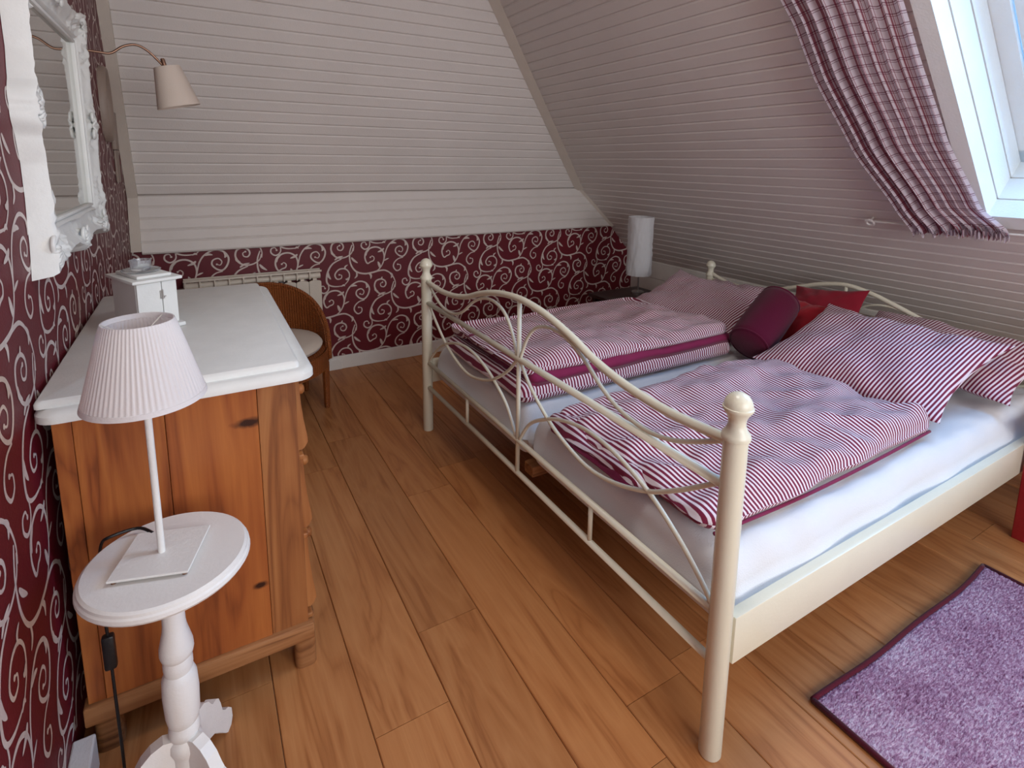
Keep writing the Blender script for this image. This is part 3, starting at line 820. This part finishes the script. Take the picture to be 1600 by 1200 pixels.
# bolster
bo = thing('bolster', 'dark plum velour roll cushion between the striped pillows', 'cushion', (2.2, 1.62, 0.47))
ba = Vector((0.84, 0.15, 0.46)).normalized()
bp = [(0.02, 0.0), (0.080, 0.004), (0.094, 0.016), (0.099, 0.04), (0.101, 0.18), (0.099, 0.315), (0.094, 0.340), (0.078, 0.354), (0.02, 0.358)]
MB().lathe(bp, (2.20, 1.575, 0.562), 32, ba).build('roll', M_BOLSTER, bo, 50)
for h in (0.012, 0.346):
    MB().lathe([(0.090, h-0.004), (0.096, h-0.002), (0.096, h+0.002), (0.090, h+0.004)], (2.20, 1.575, 0.562), 32, ba, False).build('piping', M_BOLSTER, bo, 180)

# ------------------------------------------------------------------ dresser
dr = thing('dresser', 'old pine chest of drawers with white painted top', 'dresser', (-0.06, 1.92, 0))
DY0, DY1 = 1.42, 2.42
xb = [-0.303, -0.268, -0.10, 0.095, 0.187]
for k in range(4):
    MB().box((xb[k]+0.0005, DY0+(0.002 if k in (0, 3) else 0.0), 0.135), (xb[k+1]-0.0005, DY0+0.022, 0.852), 0.0015).build('side_board', M_PINE_LT if k in (3,) else M_PINE, dr)
MB().box((-0.300, DY0+0.02, 0.10), (0.184, DY1, 0.851)).build('carcass', M_PINE_LT, dr)
def rounded_plate(x0, x1, y0, y1, z0, z1, rr, notch=0.0, ogee=0.0):
    pts = []
    for cx_, cy_, a0 in ((x1-rr, y0+rr, -90), (x1-rr, y1-rr, 0), (x0+rr, y1-rr, 90), (x0+rr, y0+rr, 180)):
        for k in range(7):
            a = math.radians(a0 + 90*k/6); pts.append((cx_+rr*math.cos(a), cy_+rr*math.sin(a)))
    mb = MB(); n = len(pts); cx0, cy0 = (x0+x1)/2, (y0+y1)/2
    rings = [(0.0, z0), (0.0, z0+(z1-z0)*0.55), (ogee*0.4, z0+(z1-z0)*0.8), (ogee, z1)]
    for ins, z in rings:
        for (x, y) in pts:
            dx, dy = (1 if x > cx0 else -1), (1 if y > cy0 else -1)
            mb.v.append((x-dx*ins, y-dy*ins, z))
    for r in range(len(rings)-1):
        for k in range(n): mb.f.append((r*n+k, r*n+(k+1) % n, (r+1)*n+(k+1) % n, (r+1)*n+k))
    mb.f.append(tuple(range(n))[::-1]); mb.f.append(tuple((len(rings)-1)*n+k for k in range(n)))
    return mb
top = rounded_plate(-0.328, 0.232, 1.388, 2.468, 0.852, 0.880, 0.045, ogee=0.012).build('top', M_SHABBY, dr, 40)
rounded_plate(-0.326, 0.198, 1.412, 2.44, 0.880, 0.897, 0.012, ogee=0.006).build('top_plate', M_SHABBY, top, 40)
MB().box((-0.312, DY0-0.012, 0.092), (0.200, DY0+0.03, 0.142), 0.005).build('base_rail', M_PINE_RAIL, dr, 30)
MB().box((0.182, DY0+0.031, 0.093), (0.206, DY1, 0.141), 0.005).build('base_rail', M_PINE_RAIL, dr, 30)
for x0, y0 in ((0.148, DY0), (-0.30, DY0), (0.148, DY1-0.07), (-0.30, DY1-0.07)):
    rounded_plate(x0, x0+0.056, y0, y0+0.06, 0.0, 0.094, 0.018).build('foot', M_PINE_RAIL, dr, 40)
zr = [0.845, 0.625, 0.395, 0.150]
for k in range(3):
    z1, z0 = zr[k]-0.006, zr[k+1]+0.010
    h = z1-z0
    prof = [(0.184, z1), (0.197, z1), (0.199, z1-0.10*h), (0.201, z1-0.35*h), (0.206, z1-0.6*h), (0.213, z1-0.82*h), (0.214, z0+0.10*h), (0.206, z0+0.03*h), (0.198, z0), (0.184, z0)]
    d = MB().prism(prof, lambda a, b: (a, DY0+0.03, b), lambda a, b: (a, DY1-0.03, b)).build('drawer', M_PINE_LT, dr, 50)
    for yk in (1.62, 2.22):
        MB().lathe([(0.006, 0), (0.007, 0.012), (0.015, 0.018), (0.016, 0.026), (0.010, 0.032), (0.001, 0.033)], (0.203, yk, (z0+z1)/2), 14, (1,0,0)).build('knob', M_PINE_LT, d, 40)
    MB().box((0.184, DY0+0.006, zr[k+1]-0.006), (0.199, DY1-0.006, zr[k+1]+0.008), 0.003).build('drawer_rail', M_PINE_LT, dr)

# small white cabinet on the dresser
ca = math.radians(25); cu = Vector((math.cos(ca), math.sin(ca), 0)); cv = Vector((-math.sin(ca), math.cos(ca), 0)); cc = Vector((-0.169, 1.852, 0.898))
cab = thing('key_cabinet', 'small white two door wooden cabinet standing on the dresser', 'cabinet', cc + cu*0.054 + cv*0.085)
def cbox(u0, u1, v0, v1, z0, z1, name, mat, parent, bev=0.0, sm=None):
    mb = MB().box((u0, v0, z0), (u1, v1, z1), bev)
    mb.v = [tuple(cc + cu*x + cv*y + Vector((0,0,z))) for x, y, z in mb.v]
    return mb.build(name, mat, parent, sm)
cbox(0.0, 0.108, 0.004, 0.170, 0.012, 0.146, 'body', M_SHABBY, cab, 0.001)
cbox(-0.012, 0.122, -0.012, 0.180, 0.0, 0.012, 'base', M_SHABBY, cab, 0.003, 30)
lid = cbox(-0.012, 0.122, -0.014, 0.182, 0.146, 0.156, 'lid', M_SHABBY, cab, 0.003, 30)
cbox(0.008, 0.102, 0.008, 0.160, 0.156, 0.166, 'raised_panel', M_SHABBY, lid, 0.004, 30)
d1 = cbox(0.001, 0.0655, -0.004, 0.004, 0.016, 0.144, 'door', M_SHABBY, cab, 0.0012)
d2 = cbox(0.0672, 0.107, -0.004, 0.004, 0.016, 0.144, 'door', M_SHABBY, cab, 0.0012)
cbox(0.060, 0.072, -0.0065, -0.004, 0.094, 0.097, 'latch', M_STEEL, d1)
cbox(0.060, 0.063, -0.0065, -0.004, 0.094, 0.118, 'latch', M_STEEL, d1)
cbox(0.0645, 0.0685, -0.008, -0.004, 0.092, 0.120, 'latch', M_STEEL, d1)
cbox(0.070, 0.076, -0.0065, -0.004, 0.098, 0.101, 'latch', M_STEEL, d2)
gp = cc + cu*0.050 + cv*0.085 + Vector((0,0,0.166))
gl = thing('glass_candle_dish', 'clear glass tealight dish on the small white cabinet', 'dish', gp)
MB().lathe([(0.010, 0.0), (0.048, 0.001), (0.052, 0.006), (0.049, 0.008), (0.040, 0.005), (0.010, 0.004)], gp, 28).build('saucer', M_GLASS, gl, 60)
MB().lathe([(0.024, 0.005), (0.027, 0.012), (0.029, 0.036), (0.027, 0.036), (0.024, 0.014), (0.003, 0.009)], gp, 24).build('cup', M_GLASS, gl, 60)

# ------------------------------------------------------------------ pedestal table
TC = Vector((-0.102, 1.188, 0))
pt = thing('pedestal_table', 'white round pedestal side table beside the dresser', 'table', TC)
MB().lathe([(0.02, 0.588), (0.139, 0.588), (0.146, 0.591), (0.150, 0.597), (0.149, 0.604), (0.146, 0.607), (0.145, 0.612), (0.140, 0.6155), (0.02, 0.616)], TC, 56).build('table_top', M_TABLE, pt, 30)
colp = [(0.019, 0.588), (0.0205, 0.52), (0.021, 0.462), (0.0225, 0.450), (0.031, 0.412), (0.0315, 0.398), (0.029, 0.388), (0.0255, 0.384), (0.0275, 0.374), (0.0275, 0.362), (0.0255, 0.352),
        (0.0285, 0.348), (0.0325, 0.336), (0.034, 0.30), (0.032, 0.25), (0.029, 0.232), (0.0265, 0.228), (0.029, 0.22), (0.030, 0.208), (0.028, 0.198), (0.0255, 0.195), (0.031, 0.186), (0.032, 0.170), (0.028, 0.158), (0.026, 0.150), (0.026, 0.045), (0.010, 0.040)]
MB().lathe(colp[::-1], TC, 32).build('column', M_TABLE, pt, 40)
legp = [(0.016, 0.196), (0.040, 0.204), (0.062, 0.196), (0.080, 0.180), (0.092, 0.160), (0.100, 0.150), (0.116, 0.146), (0.128, 0.134), (0.136, 0.112), (0.142, 0.086), (0.154, 0.072), (0.172, 0.060), (0.188, 0.040), (0.190, 0.014), (0.180, 0.0),
        (0.160, 0.0), (0.148, 0.012), (0.134, 0.030), (0.116, 0.052), (0.096, 0.074), (0.072, 0.088), (0.048, 0.086), (0.016, 0.075)]
for a in (66, 186, 306):
    an = math.radians(a); rd = Vector((math.cos(an), math.sin(an), 0)); sd = Vector((-math.sin(an), math.cos(an), 0))
    MB().prism(legp, lambda r, z: TC + rd*r + Vector((0,0,z)) + sd*0.012, lambda r, z: TC + rd*r + Vector((0,0,z)) - sd*0.012).build('leg', M_TABLE, pt)

# table lamp
LC = Vector((-0.110, 1.190, 0.6165))
tl = thing('table_lamp', 'white table lamp with pleated shade on the pedestal table', 'lamp', LC)
la = math.radians(-17); lu = Vector((math.cos(la), math.sin(la), 0)); lv = Vector((-math.sin(la), math.cos(la), 0))
mb = MB().box((-0.069, -0.069, 0.006), (0.069, 0.069, 0.0105), 0.001); mb.v = [tuple(LC + lu*x + lv*y + Vector((0,0,z))) for x, y, z in mb.v]
bp_ = mb.build('base_plate', M_WHITE, tl)
for sx in (-1, 1):
    for sy in (-1, 1):
        MB().lathe([(0.001, 0), (0.005, 0.0), (0.005, 0.0065), (0.001, 0.0065)], LC + lu*sx*0.06 + lv*sy*0.06, 10).build('rubber_foot', M_BRASSY, bp_, 40)
MB().lathe([(0.0065, 0.010), (0.0065, 0.44), (0.011, 0.442), (0.011, 0.452), (0.004, 0.453)], LC, 16).build('pole', M_WHITE, tl, 40)
ZS0, ZS1 = 0.335, 0.487
def pleat(n=66, r0=0.101, r1=0.0585):
    seg = n*4; mb = MB(); rows = 12
    for j in range(rows):
        f = j/(rows-1)
        for k in range(seg):
            a = 2*PI*k/seg
            pl = 0.0012*math.sin(a*n)*(1.0 if 0.06 < f < 0.92 else 0.0)
            r = r0 + (r1-r0)*f + pl
            mb.v.append(tuple(LC + Vector((r*math.cos(a), r*math.sin(a), ZS0+(ZS1-ZS0)*f))))
    for j in range(rows-1):
        for k in range(seg): mb.f.append((j*seg+k, j*seg+(k+1) % seg, (j+1)*seg+(k+1) % seg, (j+1)*seg+k))
    return mb
sh = pleat().build('lamp_shade', M_SHADE, tl, 180)
for (r, z, hgt) in ((0.1018, ZS0, 0.008), (0.0592, ZS1-0.009, 0.009)):
    MB().lathe([(r-0.0015, z-0.001), (r+0.001, z-0.001), (r+0.0005-0.0018*hgt/0.008, z+hgt), (r-0.003, z+hgt)], LC, 64, None, False).build('shade_band', M_SHADE, sh, 60)
for k in range(3):
    a = 2*PI*k/3+0.9
    MB().tube([LC+Vector((0,0,0.452)), LC+Vector((0.058*math.cos(a), 0.058*math.sin(a), ZS1-0.004))], 0.0012, 6).build('shade_spoke', M_WHITE, sh, 180)
MB().lathe([(0.010, 0.39), (0.013, 0.395), (0.022, 0.43), (0.022, 0.445), (0.012, 0.462), (0.001, 0.466)], LC, 16).build('bulb', M_WHITE, tl, 60)
cordp = [LC+lu*-0.04+lv*0.066+Vector((0,0,0.009)), LC+lu*-0.075+lv*0.085+Vector((0,0,0.012)), Vector((-0.205, 1.285, 0.630)), Vector((-0.222, 1.296, 0.610)), Vector((-0.228, 1.297, 0.56)), Vector((-0.230, 1.296, 0.46)),
         Vector((-0.229, 1.295, 0.36)), Vector((-0.228, 1.29, 0.24)), Vector((-0.226, 1.28, 0.10)), Vector((-0.222, 1.24, 0.012)), Vector((-0.21, 1.10, 0.004)), Vector((-0.26, 0.8, 0.004))]
cd = MB().tube(catmull(cordp, 6), 0.0032, 8).build('cord', M_BLACK, tl, 180)
MB().box((-0.241, 1.286, 0.322), (-0.218, 1.304, 0.402), 0.005).build('cord_switch', M_BLACK, cd, 40)

# ------------------------------------------------------------------ wall mirror
def mirror():
    t = thing('wall_mirror', 'ornate white carved wall mirror above the dresser', 'mirror', (XL, 2.0, 1.15))
    iy0, iy1, iz0, iz1 = 1.685, 2.335, 1.243, 1.775
    MB().box((XL+0.004, iy0-0.01, iz0-0.01), (XL+0.014, iy1+0.01, iz1+0.01)).build('glass', M_MIRROR, t)
    random.seed(3)
    cy, cz, hy, hz = (iy0+iy1)/2, (iz0+iz1)/2, (iy1-iy0)/2, (iz1-iz0)/2
    seg, rows = 360, 20
    per = 4*(hy+hz)
    def inner(t):
        # walk round the rectangle; returns point, outward dir
        d = t*per
        if d < 2*hy: return cy-hy+d, cz-hz, 0.0, -1.0, d-hy, hy
        d -= 2*hy
        if d < 2*hz: return cy+hy, cz-hz+d, 1.0, 0.0, d-hz, hz
        d -= 2*hz
        if d < 2*hy: return cy+hy-d, cz+hz, 0.0, 1.0, d-hy, hy
        d -= 2*hy
        return cy-hy, cz+hz-d, -1.0, 0.0, d-hz, hz
    mb = MB()
    for k in range(seg):
        y, z, oy, oz, dm, hl = inner(k/seg)
        # outer point by scaling about the centre so corners mitre
        sy, sz = (y-cy)/hy, (z-cz)/hz
        cornerness = (abs(dm)/hl)**6
        midness = math.exp(-(dm/0.075)**2)
        wdt = 0.080 + 0.032*midness + 0.030*cornerness + 0.006*abs(math.sin(dm*52))*(0.3+midness+cornerness)
        orn = min(1.0, midness + cornerness + math.exp(-((abs(dm)-hl*0.86)/0.06)**2))
        for j in range(rows):
            f = j/(rows-1)
            yy = y + sy*wdt*f*(1 if abs(sy) > 0.999 else abs(sy)**3)
            zz = z + sz*wdt*f*(1 if abs(sz) > 0.999 else abs(sz)**3)
            if f < 0.08: h = 0.016
            elif f < 0.2: h = 0.022 + 0.010*math.sin((f-0.08)/0.12*PI)
            elif f < 0.88:
                g = (f-0.2)/0.68; h = 0.022 + 0.024*g**1.3 - 0.006*math.sin(PI*g)
            else: h = 0.046*math.sqrt(max(0, 1-((f-0.88)/0.12)**2))
            if 0.22 < f < 0.99:
                w = math.sin(PI*(f-0.22)/0.77)
                n = noise.noise(Vector((yy*46, zz*46, 1.0))); n2 = abs(noise.noise(Vector((yy*85, zz*85, 4.0))))
                h += orn*w*(0.020*n + 0.018*n2 + 0.006)
            mb.v.append((XL + max(0.001, h), yy, zz))
    for k in range(seg):
        k2 = (k+1) % seg
        for j in range(rows-1): mb.f.append((k*rows+j, k2*rows+j, k2*rows+j+1, k*rows+j+1))
    fr = mb.build('frame', M_SHABBY, t, 50)
    # carved leaf scrolls on corners and middles
    def leaf(cy_, cz_, ang, size):
        m2 = MB(); b = Vector((XL+0.042, cy_, cz_))
        D = Vector((0, math.cos(ang), math.sin(ang))); T = Vector((0, -math.sin(ang), math.cos(ang)))
        for sg in (-1, 1):      # two C-scrolls
            c0 = b + T*sg*size*0.42 + D*size*0.05
            pts = []
            for q in range(16):
                a = q/15*3.9*PI*0.5; rr = size*0.36*(1-0.72*q/15)
                pts.append(c0 + (D*math.cos(a) + T*sg*math.sin(a))*rr + Vector((0.004*q/15, 0, 0)))
            m2.tube(pts, [0.0058 - 0.0022*q/15 for q in range(16)], 7)
        for q in range(7):      # shell of short petals
            a = ang + (q-3)*0.36
            tip = Vector((0, math.cos(a), math.sin(a)))*size*(0.72-0.05*abs(q-3))
            m2.tube([b, b+tip*0.5+Vector((0.007, 0, 0)), b+tip*0.85+Vector((0.004, 0, 0)), b+tip+Vector((-0.004, 0, 0))], [0.003, 0.0052, 0.0058, 0.002], 7)
        m2.build('carved_leaf', M_SHABBY, fr, 60)
    for sy, sz in ((-1,-1), (1,-1), (1,1), (-1,1)):
        leaf(cy+sy*(hy+0.060), cz+sz*(hz+0.055), math.atan2(sz, sy), 0.062)
    leaf(cy+hy+0.055, cz, 0, 0.058); leaf(cy-hy-0.055, cz, PI, 0.058); leaf(cy, cz-hz-0.055, -PI/2, 0.060); leaf(cy, cz+hz+0.055, PI/2, 0.06)
    for a in ((iy0-0.004, iz0-0.004, iy1+0.004, iz0+0.006), (iy0-0.004, iz1-0.006, iy1+0.004, iz1+0.004), (iy0-0.004, iz0, iy0+0.006, iz1), (iy1-0.006, iz0, iy1+0.004, iz1)):
        MB().box((XL+0.012, a[0], a[1]), (XL+0.026, a[2], a[3]), 0.003).build('bead', M_SHABBY, fr, 40)
mirror()

# ------------------------------------------------------------------ wall lamp with gooseneck
wlp = thing('wall_lamp', 'gooseneck wall lamp with cream shade beside the mirror', 'lamp', (XL, 2.56, 1.79))
MB().lathe([(0.032, 0), (0.032, 0.010), (0.026, 0.016), (0.008, 0.018)], (XL, 2.56, 1.785), 24, (1,0,0)).build('wall_plate', M_BRASSY, wlp, 40)
armp = [(XL+0.015, 2.56, 1.785), (-0.27, 2.565, 1.782), (-0.235, 2.57, 1.783), (-0.195, 2.575, 1.812), (-0.155, 2.58, 1.822), (-0.12, 2.585, 1.805), (-0.088, 2.59, 1.772), (-0.070, 2.59, 1.750)]
MB().tube(catmull(armp, 8), 0.0045, 8).build('gooseneck', M_BRASSY, wlp, 180)
sa = Vector((0.20, 0.02, -0.98)).normalized()
MB().lathe([(0.006, -0.035), (0.008, -0.03), (0.008, 0.012), (0.004, 0.014)], (-0.068, 2.59, 1.748), 14, sa).build('socket', M_BRASSY, wlp, 40)
shp = [(0.044, 0.0), (0.0745, 0.150)]
shd = MB().lathe([(0.046, 0.0), (0.0765, 0.152), (0.0750, 0.152), (0.0445, 0.0)], (-0.062, 2.59, 1.752), 40, sa, False).build('lamp_shade', M_SHADE2, wlp, 40)
MB().lathe([(0.001, -0.001), (0.0455, -0.001), (0.0455, 0.001), (0.001, 0.001)], (-0.062, 2.59, 1.752), 24, sa).build('shade_top', M_SHADE2, shd)

# oval frame and small strip hanging near the corner
ov = thing('oval_picture_frame', 'grey oval frame hung on the papered wall behind the mirror', 'picture frame', (XL, 3.08, 1.47))
def oval(ry, rz, prof, name, mat, parent, fill=False):
    mb = MB(); n = 48
    for (dr_, h) in prof:
        for k in range(n):
            a = 2*PI*k/n; mb.v.append((XL+h, 3.08+(ry+dr_)*math.cos(a), 1.635+(rz+dr_)*math.sin(a)))
    for r in range(len(prof)-1):
        for k in range(n): mb.f.append((r*n+k, r*n+(k+1) % n, (r+1)*n+(k+1) % n, (r+1)*n+k))
    if fill: mb.f.append(tuple((len(prof)-1)*n+k for k in range(n)))
    return mb.build(name, mat, parent, 50)
oval(0.10, 0.165, [(0.0, 0.001), (0.0, 0.022), (-0.008, 0.030), (-0.018, 0.026), (-0.024, 0.012), (-0.024, 0.004)], 'frame', M_OVAL, ov)
oval(0.078, 0.143, [(0.0, 0.004), (-0.001, 0.007)], 'backing', M_DARKWOOD, ov, True)
hang = thing('hanging_strip', 'narrow grey wooden strip hung beside the corner board', 'wall hanging', (XL, 3.34, 1.28))
MB().box((XL+0.001, 3.27, 1.44), (XL+0.018, 3.38, 1.62), 0.004).build('upper_strip', M_OVAL, hang, 40)
MB().box((XL+0.001, 3.30, 1.28), (XL+0.010, 3.42, 1.438), 0.003).build('lower_strip', M_OVAL, hang, 40)

# ------------------------------------------------------------------ radiator
ra = thing('radiator', 'cream ribbed radiator under the far slope behind the dresser', 'radiator', (0.28, 3.6, 0.1))
nf = 10; rx0, rx1 = -0.10, 0.655; fw = (rx1-rx0)/nf
for k in range(nf):
    x0 = rx0 + fw*k
    mb = MB(); pts = []
    for q in range(7): a = PI*q/6; pts.append((x0+fw/2+(fw/2-0.0015)*math.cos(a), 0.640+0.010*math.sin(a)))
    pts = pts + [(x0+0.0015, 0.12), (x0+fw-0.0015, 0.12)]
    mb.prism(pts, lambda a, b: (a, 3.545, b), lambda a, b: (a, 3.560, b)).build('fin', M_RAD, ra)
    MB().box((x0+fw*0.35, 3.556, 0.13), (x0+fw*0.65, 3.618, 0.66)).build('web', M_RAD, ra)
    MB().box((x0+0.004, 3.552, 0.655), (x0+0.012, 3.628, 0.705), 0.002).build('grille_bar', M_RAD, ra)
MB().tube([(rx0, 3.59, 0.672), (rx1, 3.59, 0.672)], 0.020, 14).build('upper_pipe', M_RAD, ra, 60)
MB().tube([(rx0, 3.59, 0.16), (rx1, 3.59, 0.16)], 0.020, 14).build('lower_pipe', M_RAD, ra, 60)
MB().box((rx0, 3.556, 0.700), (rx1+0.006, 3.566, 0.712), 0.002).build('grille_edge', M_RAD, ra)
MB().box((rx0, 3.618, 0.700), (rx1+0.006, 3.628, 0.712), 0.002).build('grille_edge', M_RAD, ra)
for x in (0.05, 0.50): MB().box((x, 3.615, 0.55), (x+0.03, YW, 0.60)).build('wall_bracket', M_RAD, ra)

# ------------------------------------------------------------------ cane tub chair
ch = thing('tub_chair', 'brown woven cane tub chair with white seat pad behind dresser', 'chair', (0.27, 3.2, 0))
CX, CYc = 0.265, 3.14
def rim(a):   # a from -100..100 degrees around the back ; returns x, y, ztop
    r = math.radians(a)
    x = CX + 0.335*math.sin(r); y = CYc + 0.345*math.cos(r)
    f = abs(a)/105
    z = 0.665 - 0.33*f**2.3
    return x, y, z
mb = MB(); na, nz = 44, 8
for off in (0.0, -0.018):
    for i in range(na):
        a = -105 + 210*i/(na-1); x, y, z = rim(a); r = math.radians(a)
        for j in range(nz):
            zz = 0.27 + (z-0.27)*j/(nz-1)
            fl = 0.93 + 0.07*j/(nz-1)
            mb.v.append((CX+(x-CX)*fl + off*math.sin(r), CYc+(y-CYc)*fl + off*math.cos(r), zz))
N = na*nz
for i in range(na-1):
    for j in range(nz-1):
        a = i*nz+j; mb.f.append((a, a+1, a+nz+1, a+nz)); mb.f.append((N+a, N+a+nz, N+a+nz+1, N+a+1))
    mb.f.append((i*nz+nz-1, N+i*nz+nz-1, N+(i+1)*nz+nz-1, (i+1)*nz+nz-1)); mb.f.append((i*nz, (i+1)*nz, N+(i+1)*nz, N+i*nz))
for i in (0, na-1):
    for j in range(nz-1): mb.f.append((i*nz+j, i*nz+j+1, N+i*nz+j+1, N+i*nz+j))
mb.build('backrest', M_WICKER, ch, 40)
rp = [rim(-105+210*i/40) for i in range(41)]
rp = [(rp[0][0], rp[0][1]-0.004, 0.30)] + [(x, y, z+0.004) for x, y, z in rp] + [(rp[-1][0], rp[-1][1]-0.004, 0.30)]
MB().tube(rp, 0.013, 8).build('rim_cane', M_WICKER, ch, 180)
MB().lathe([(0.05, 0.345), (0.315, 0.345), (0.318, 0.36), (0.05, 0.365)], (CX, CYc+0.01, 0), 36).build('seat', M_WICKER, ch, 40)
MB().lathe([(0.325, 0.265), (0.330, 0.265), (0.330, 0.362), (0.325, 0.362)], (CX, CYc, 0), 40, None, False).build('apron', M_WICKER, ch, 40)
MB().lathe([(0.02, 0.366), (0.26, 0.366), (0.295, 0.376), (0.302, 0.392), (0.29, 0.408), (0.24, 0.418), (0.02, 0.420)], (CX, CYc+0.0, 0), 36).build('seat_pad', M_CUSHION_W, ch, 60)
for x, y in ((CX+0.305, CYc-0.06), (CX-0.305, CYc-0.06), (CX+0.24, CYc+0.24), (CX-0.24, CYc+0.24)):
    MB().lathe([(0.014, 0.0), (0.017, 0.02), (0.021, 0.27), (0.012, 0.275)], (x, y, 0), 14).build('leg', M_WICKER, ch, 50)

# ------------------------------------------------------------------ far nightstand with paper lamp
ns = thing('nightstand', 'dark brown nightstand between the bed and papered wall', 'nightstand', (2.68, 2.90, 0))
MB().box((2.45, 2.70, 0.435), (2.92, 3.10, 0.462), 0.004).build('top', M_DARKWOOD, ns, 30)
for x in (2.475, 2.865):
    for y in (2.72, 3.05): MB().box((x, y, 0), (x+0.032, y+0.032, 0.436), 0.003).build('leg', M_DARKWOOD, ns)
MB().box((2.47, 2.715, 0.14), (2.90, 3.085, 0.158), 0.003).build('shelf', M_DARKWOOD, ns)
MB().box((2.485, 2.72, 0.375), (2.89, 2.738, 0.436)).build('apron', M_DARKWOOD, ns)
MB().box((2.485, 3.066, 0.375), (2.89, 3.084, 0.436)).build('apron', M_DARKWOOD, ns)
NL_ = Vector((2.745, 2.90, 0.4625))
pl = thing('paper_lamp', 'tall white crinkled paper lamp on the dark nightstand', 'lamp', NL_)
MB().lathe([(0.01, 0.0), (0.045, 0.0), (0.045, 0.020), (0.040, 0.024), (0.008, 0.026)], NL_, 28).build('base', M_STEEL, pl, 40)
MB().lathe([(0.006, 0.024), (0.006, 0.30), (0.001, 0.301)], NL_, 12).build('pole', M_STEEL, pl, 60)
mb = MB(); n = 72
for j in range(30):
    for k in range(n):
        a = 2*PI*k/n; z = 0.145 + 0.42*j/29
        r = 0.086 + 0.005*noise.noise(Vector((math.cos(a)*2.4, math.sin(a)*2.4, z*7))) + 0.009*abs(noise.noise(Vector((math.cos(a)*6, math.sin(a)*6, z*24))))
        mb.v.append(tuple(NL_ + Vector((r*math.cos(a), r*math.sin(a), z))))
for j in range(29):
    for k in range(n): mb.f.append((j*n+k, j*n+(k+1) % n, (j+1)*n+(k+1) % n, (j+1)*n+k))
mb.build('lamp_shade', M_PAPER, pl, 180)
for k in range(3):
    a = 2*PI*k/3
    MB().tube([NL_+Vector((0,0,0.30)), NL_+Vector((0.086*math.cos(a), 0.086*math.sin(a), 0.30))], 0.0015, 6).build('shade_spoke', M_STEEL, pl, 180)

# red bedside table at the near side
rt = thing('bedside_table', 'red painted bedside table standing by the bed rail', 'table', (2.80, 0.46, 0))
MB().box((2.575, 0.235, 0.452), (3.02, 0.678, 0.476), 0.006).build('top', M_RED, rt, 30)
for x in (2.622, 2.955):
    for y in (0.265, 0.636): MB().box((x, y, 0), (x+0.04, y+0.04, 0.453), 0.003).build('leg', M_RED, rt)
MB().box((2.635, 0.275, 0.38), (2.98, 0.29, 0.453)).build('apron', M_RED, rt)
MB().box((2.635, 0.65, 0.38), (2.98, 0.665, 0.453)).build('apron', M_RED, rt)

# ------------------------------------------------------------------ rug
ru = thing('rug', 'mottled plum chenille rug with burgundy border beside the bed', 'rug', (1.83, 0.33, 0))
def wav(x, y): return 0.006*math.sin(x*5.2+1) + 0.004*math.sin(x*11)
nx, ny = 190, 120; mb = MB()
for j in range(ny):
    for i in range(nx):
        x = 1.322 + (2.325-1.322)*i/(nx-1); y = 0.0 + 0.648*j/(ny-1)
        e = min(i, nx-1-i, j, ny-1-j)
        row = 0.0030*math.sin(x*2*PI/0.0115 + 1.2*noise.noise(Vector((x*9, y*9, 0))))
        h = 0.0105 + (row + 0.0035*noise.noise(Vector((x*120, y*120, 0))) if e > 0 else -0.006)
        mb.v.append((x, y + wav(x, y)*(j/(ny-1)), h))
for j in range(ny-1):
    for i in range(nx-1): mb.f.append((j*nx+i, j*nx+i+1, (j+1)*nx+i+1, (j+1)*nx+i))
mb.build('pile', M_RUG, ru, 180)
ed = [(1.318 + (2.328-1.318)*k/40, 0.652 + wav(1.318 + 1.01*k/40, 0), 0.0075) for k in range(41)]
MB().tube(ed, 0.0075, 8).build('border', M_RUGEDGE, ru, 180)
MB().tube([(1.318, 0.652+wav(1.318, 0), 0.0075), (1.316, 0.4, 0.0075), (1.320, 0.2, 0.0075), (1.318, -0.004, 0.0075)], 0.0078, 8).build('border', M_RUGEDGE, ru, 180)
MB().tube([(2.328, 0.652+wav(2.328, 0), 0.0075), (2.33, 0.3, 0.0075), (2.328, -0.004, 0.0075)], 0.0078, 8).build('border', M_RUGEDGE, ru, 180)
MB().tube([(1.318, -0.004, 0.0075), (2.328, -0.004, 0.0075)], 0.0078, 8).build('border', M_RUGEDGE, ru, 180)
MB().box((1.318, -0.002, 0.0005), (2.328, 0.648, 0.006)).build('backing', M_RUGEDGE, ru)
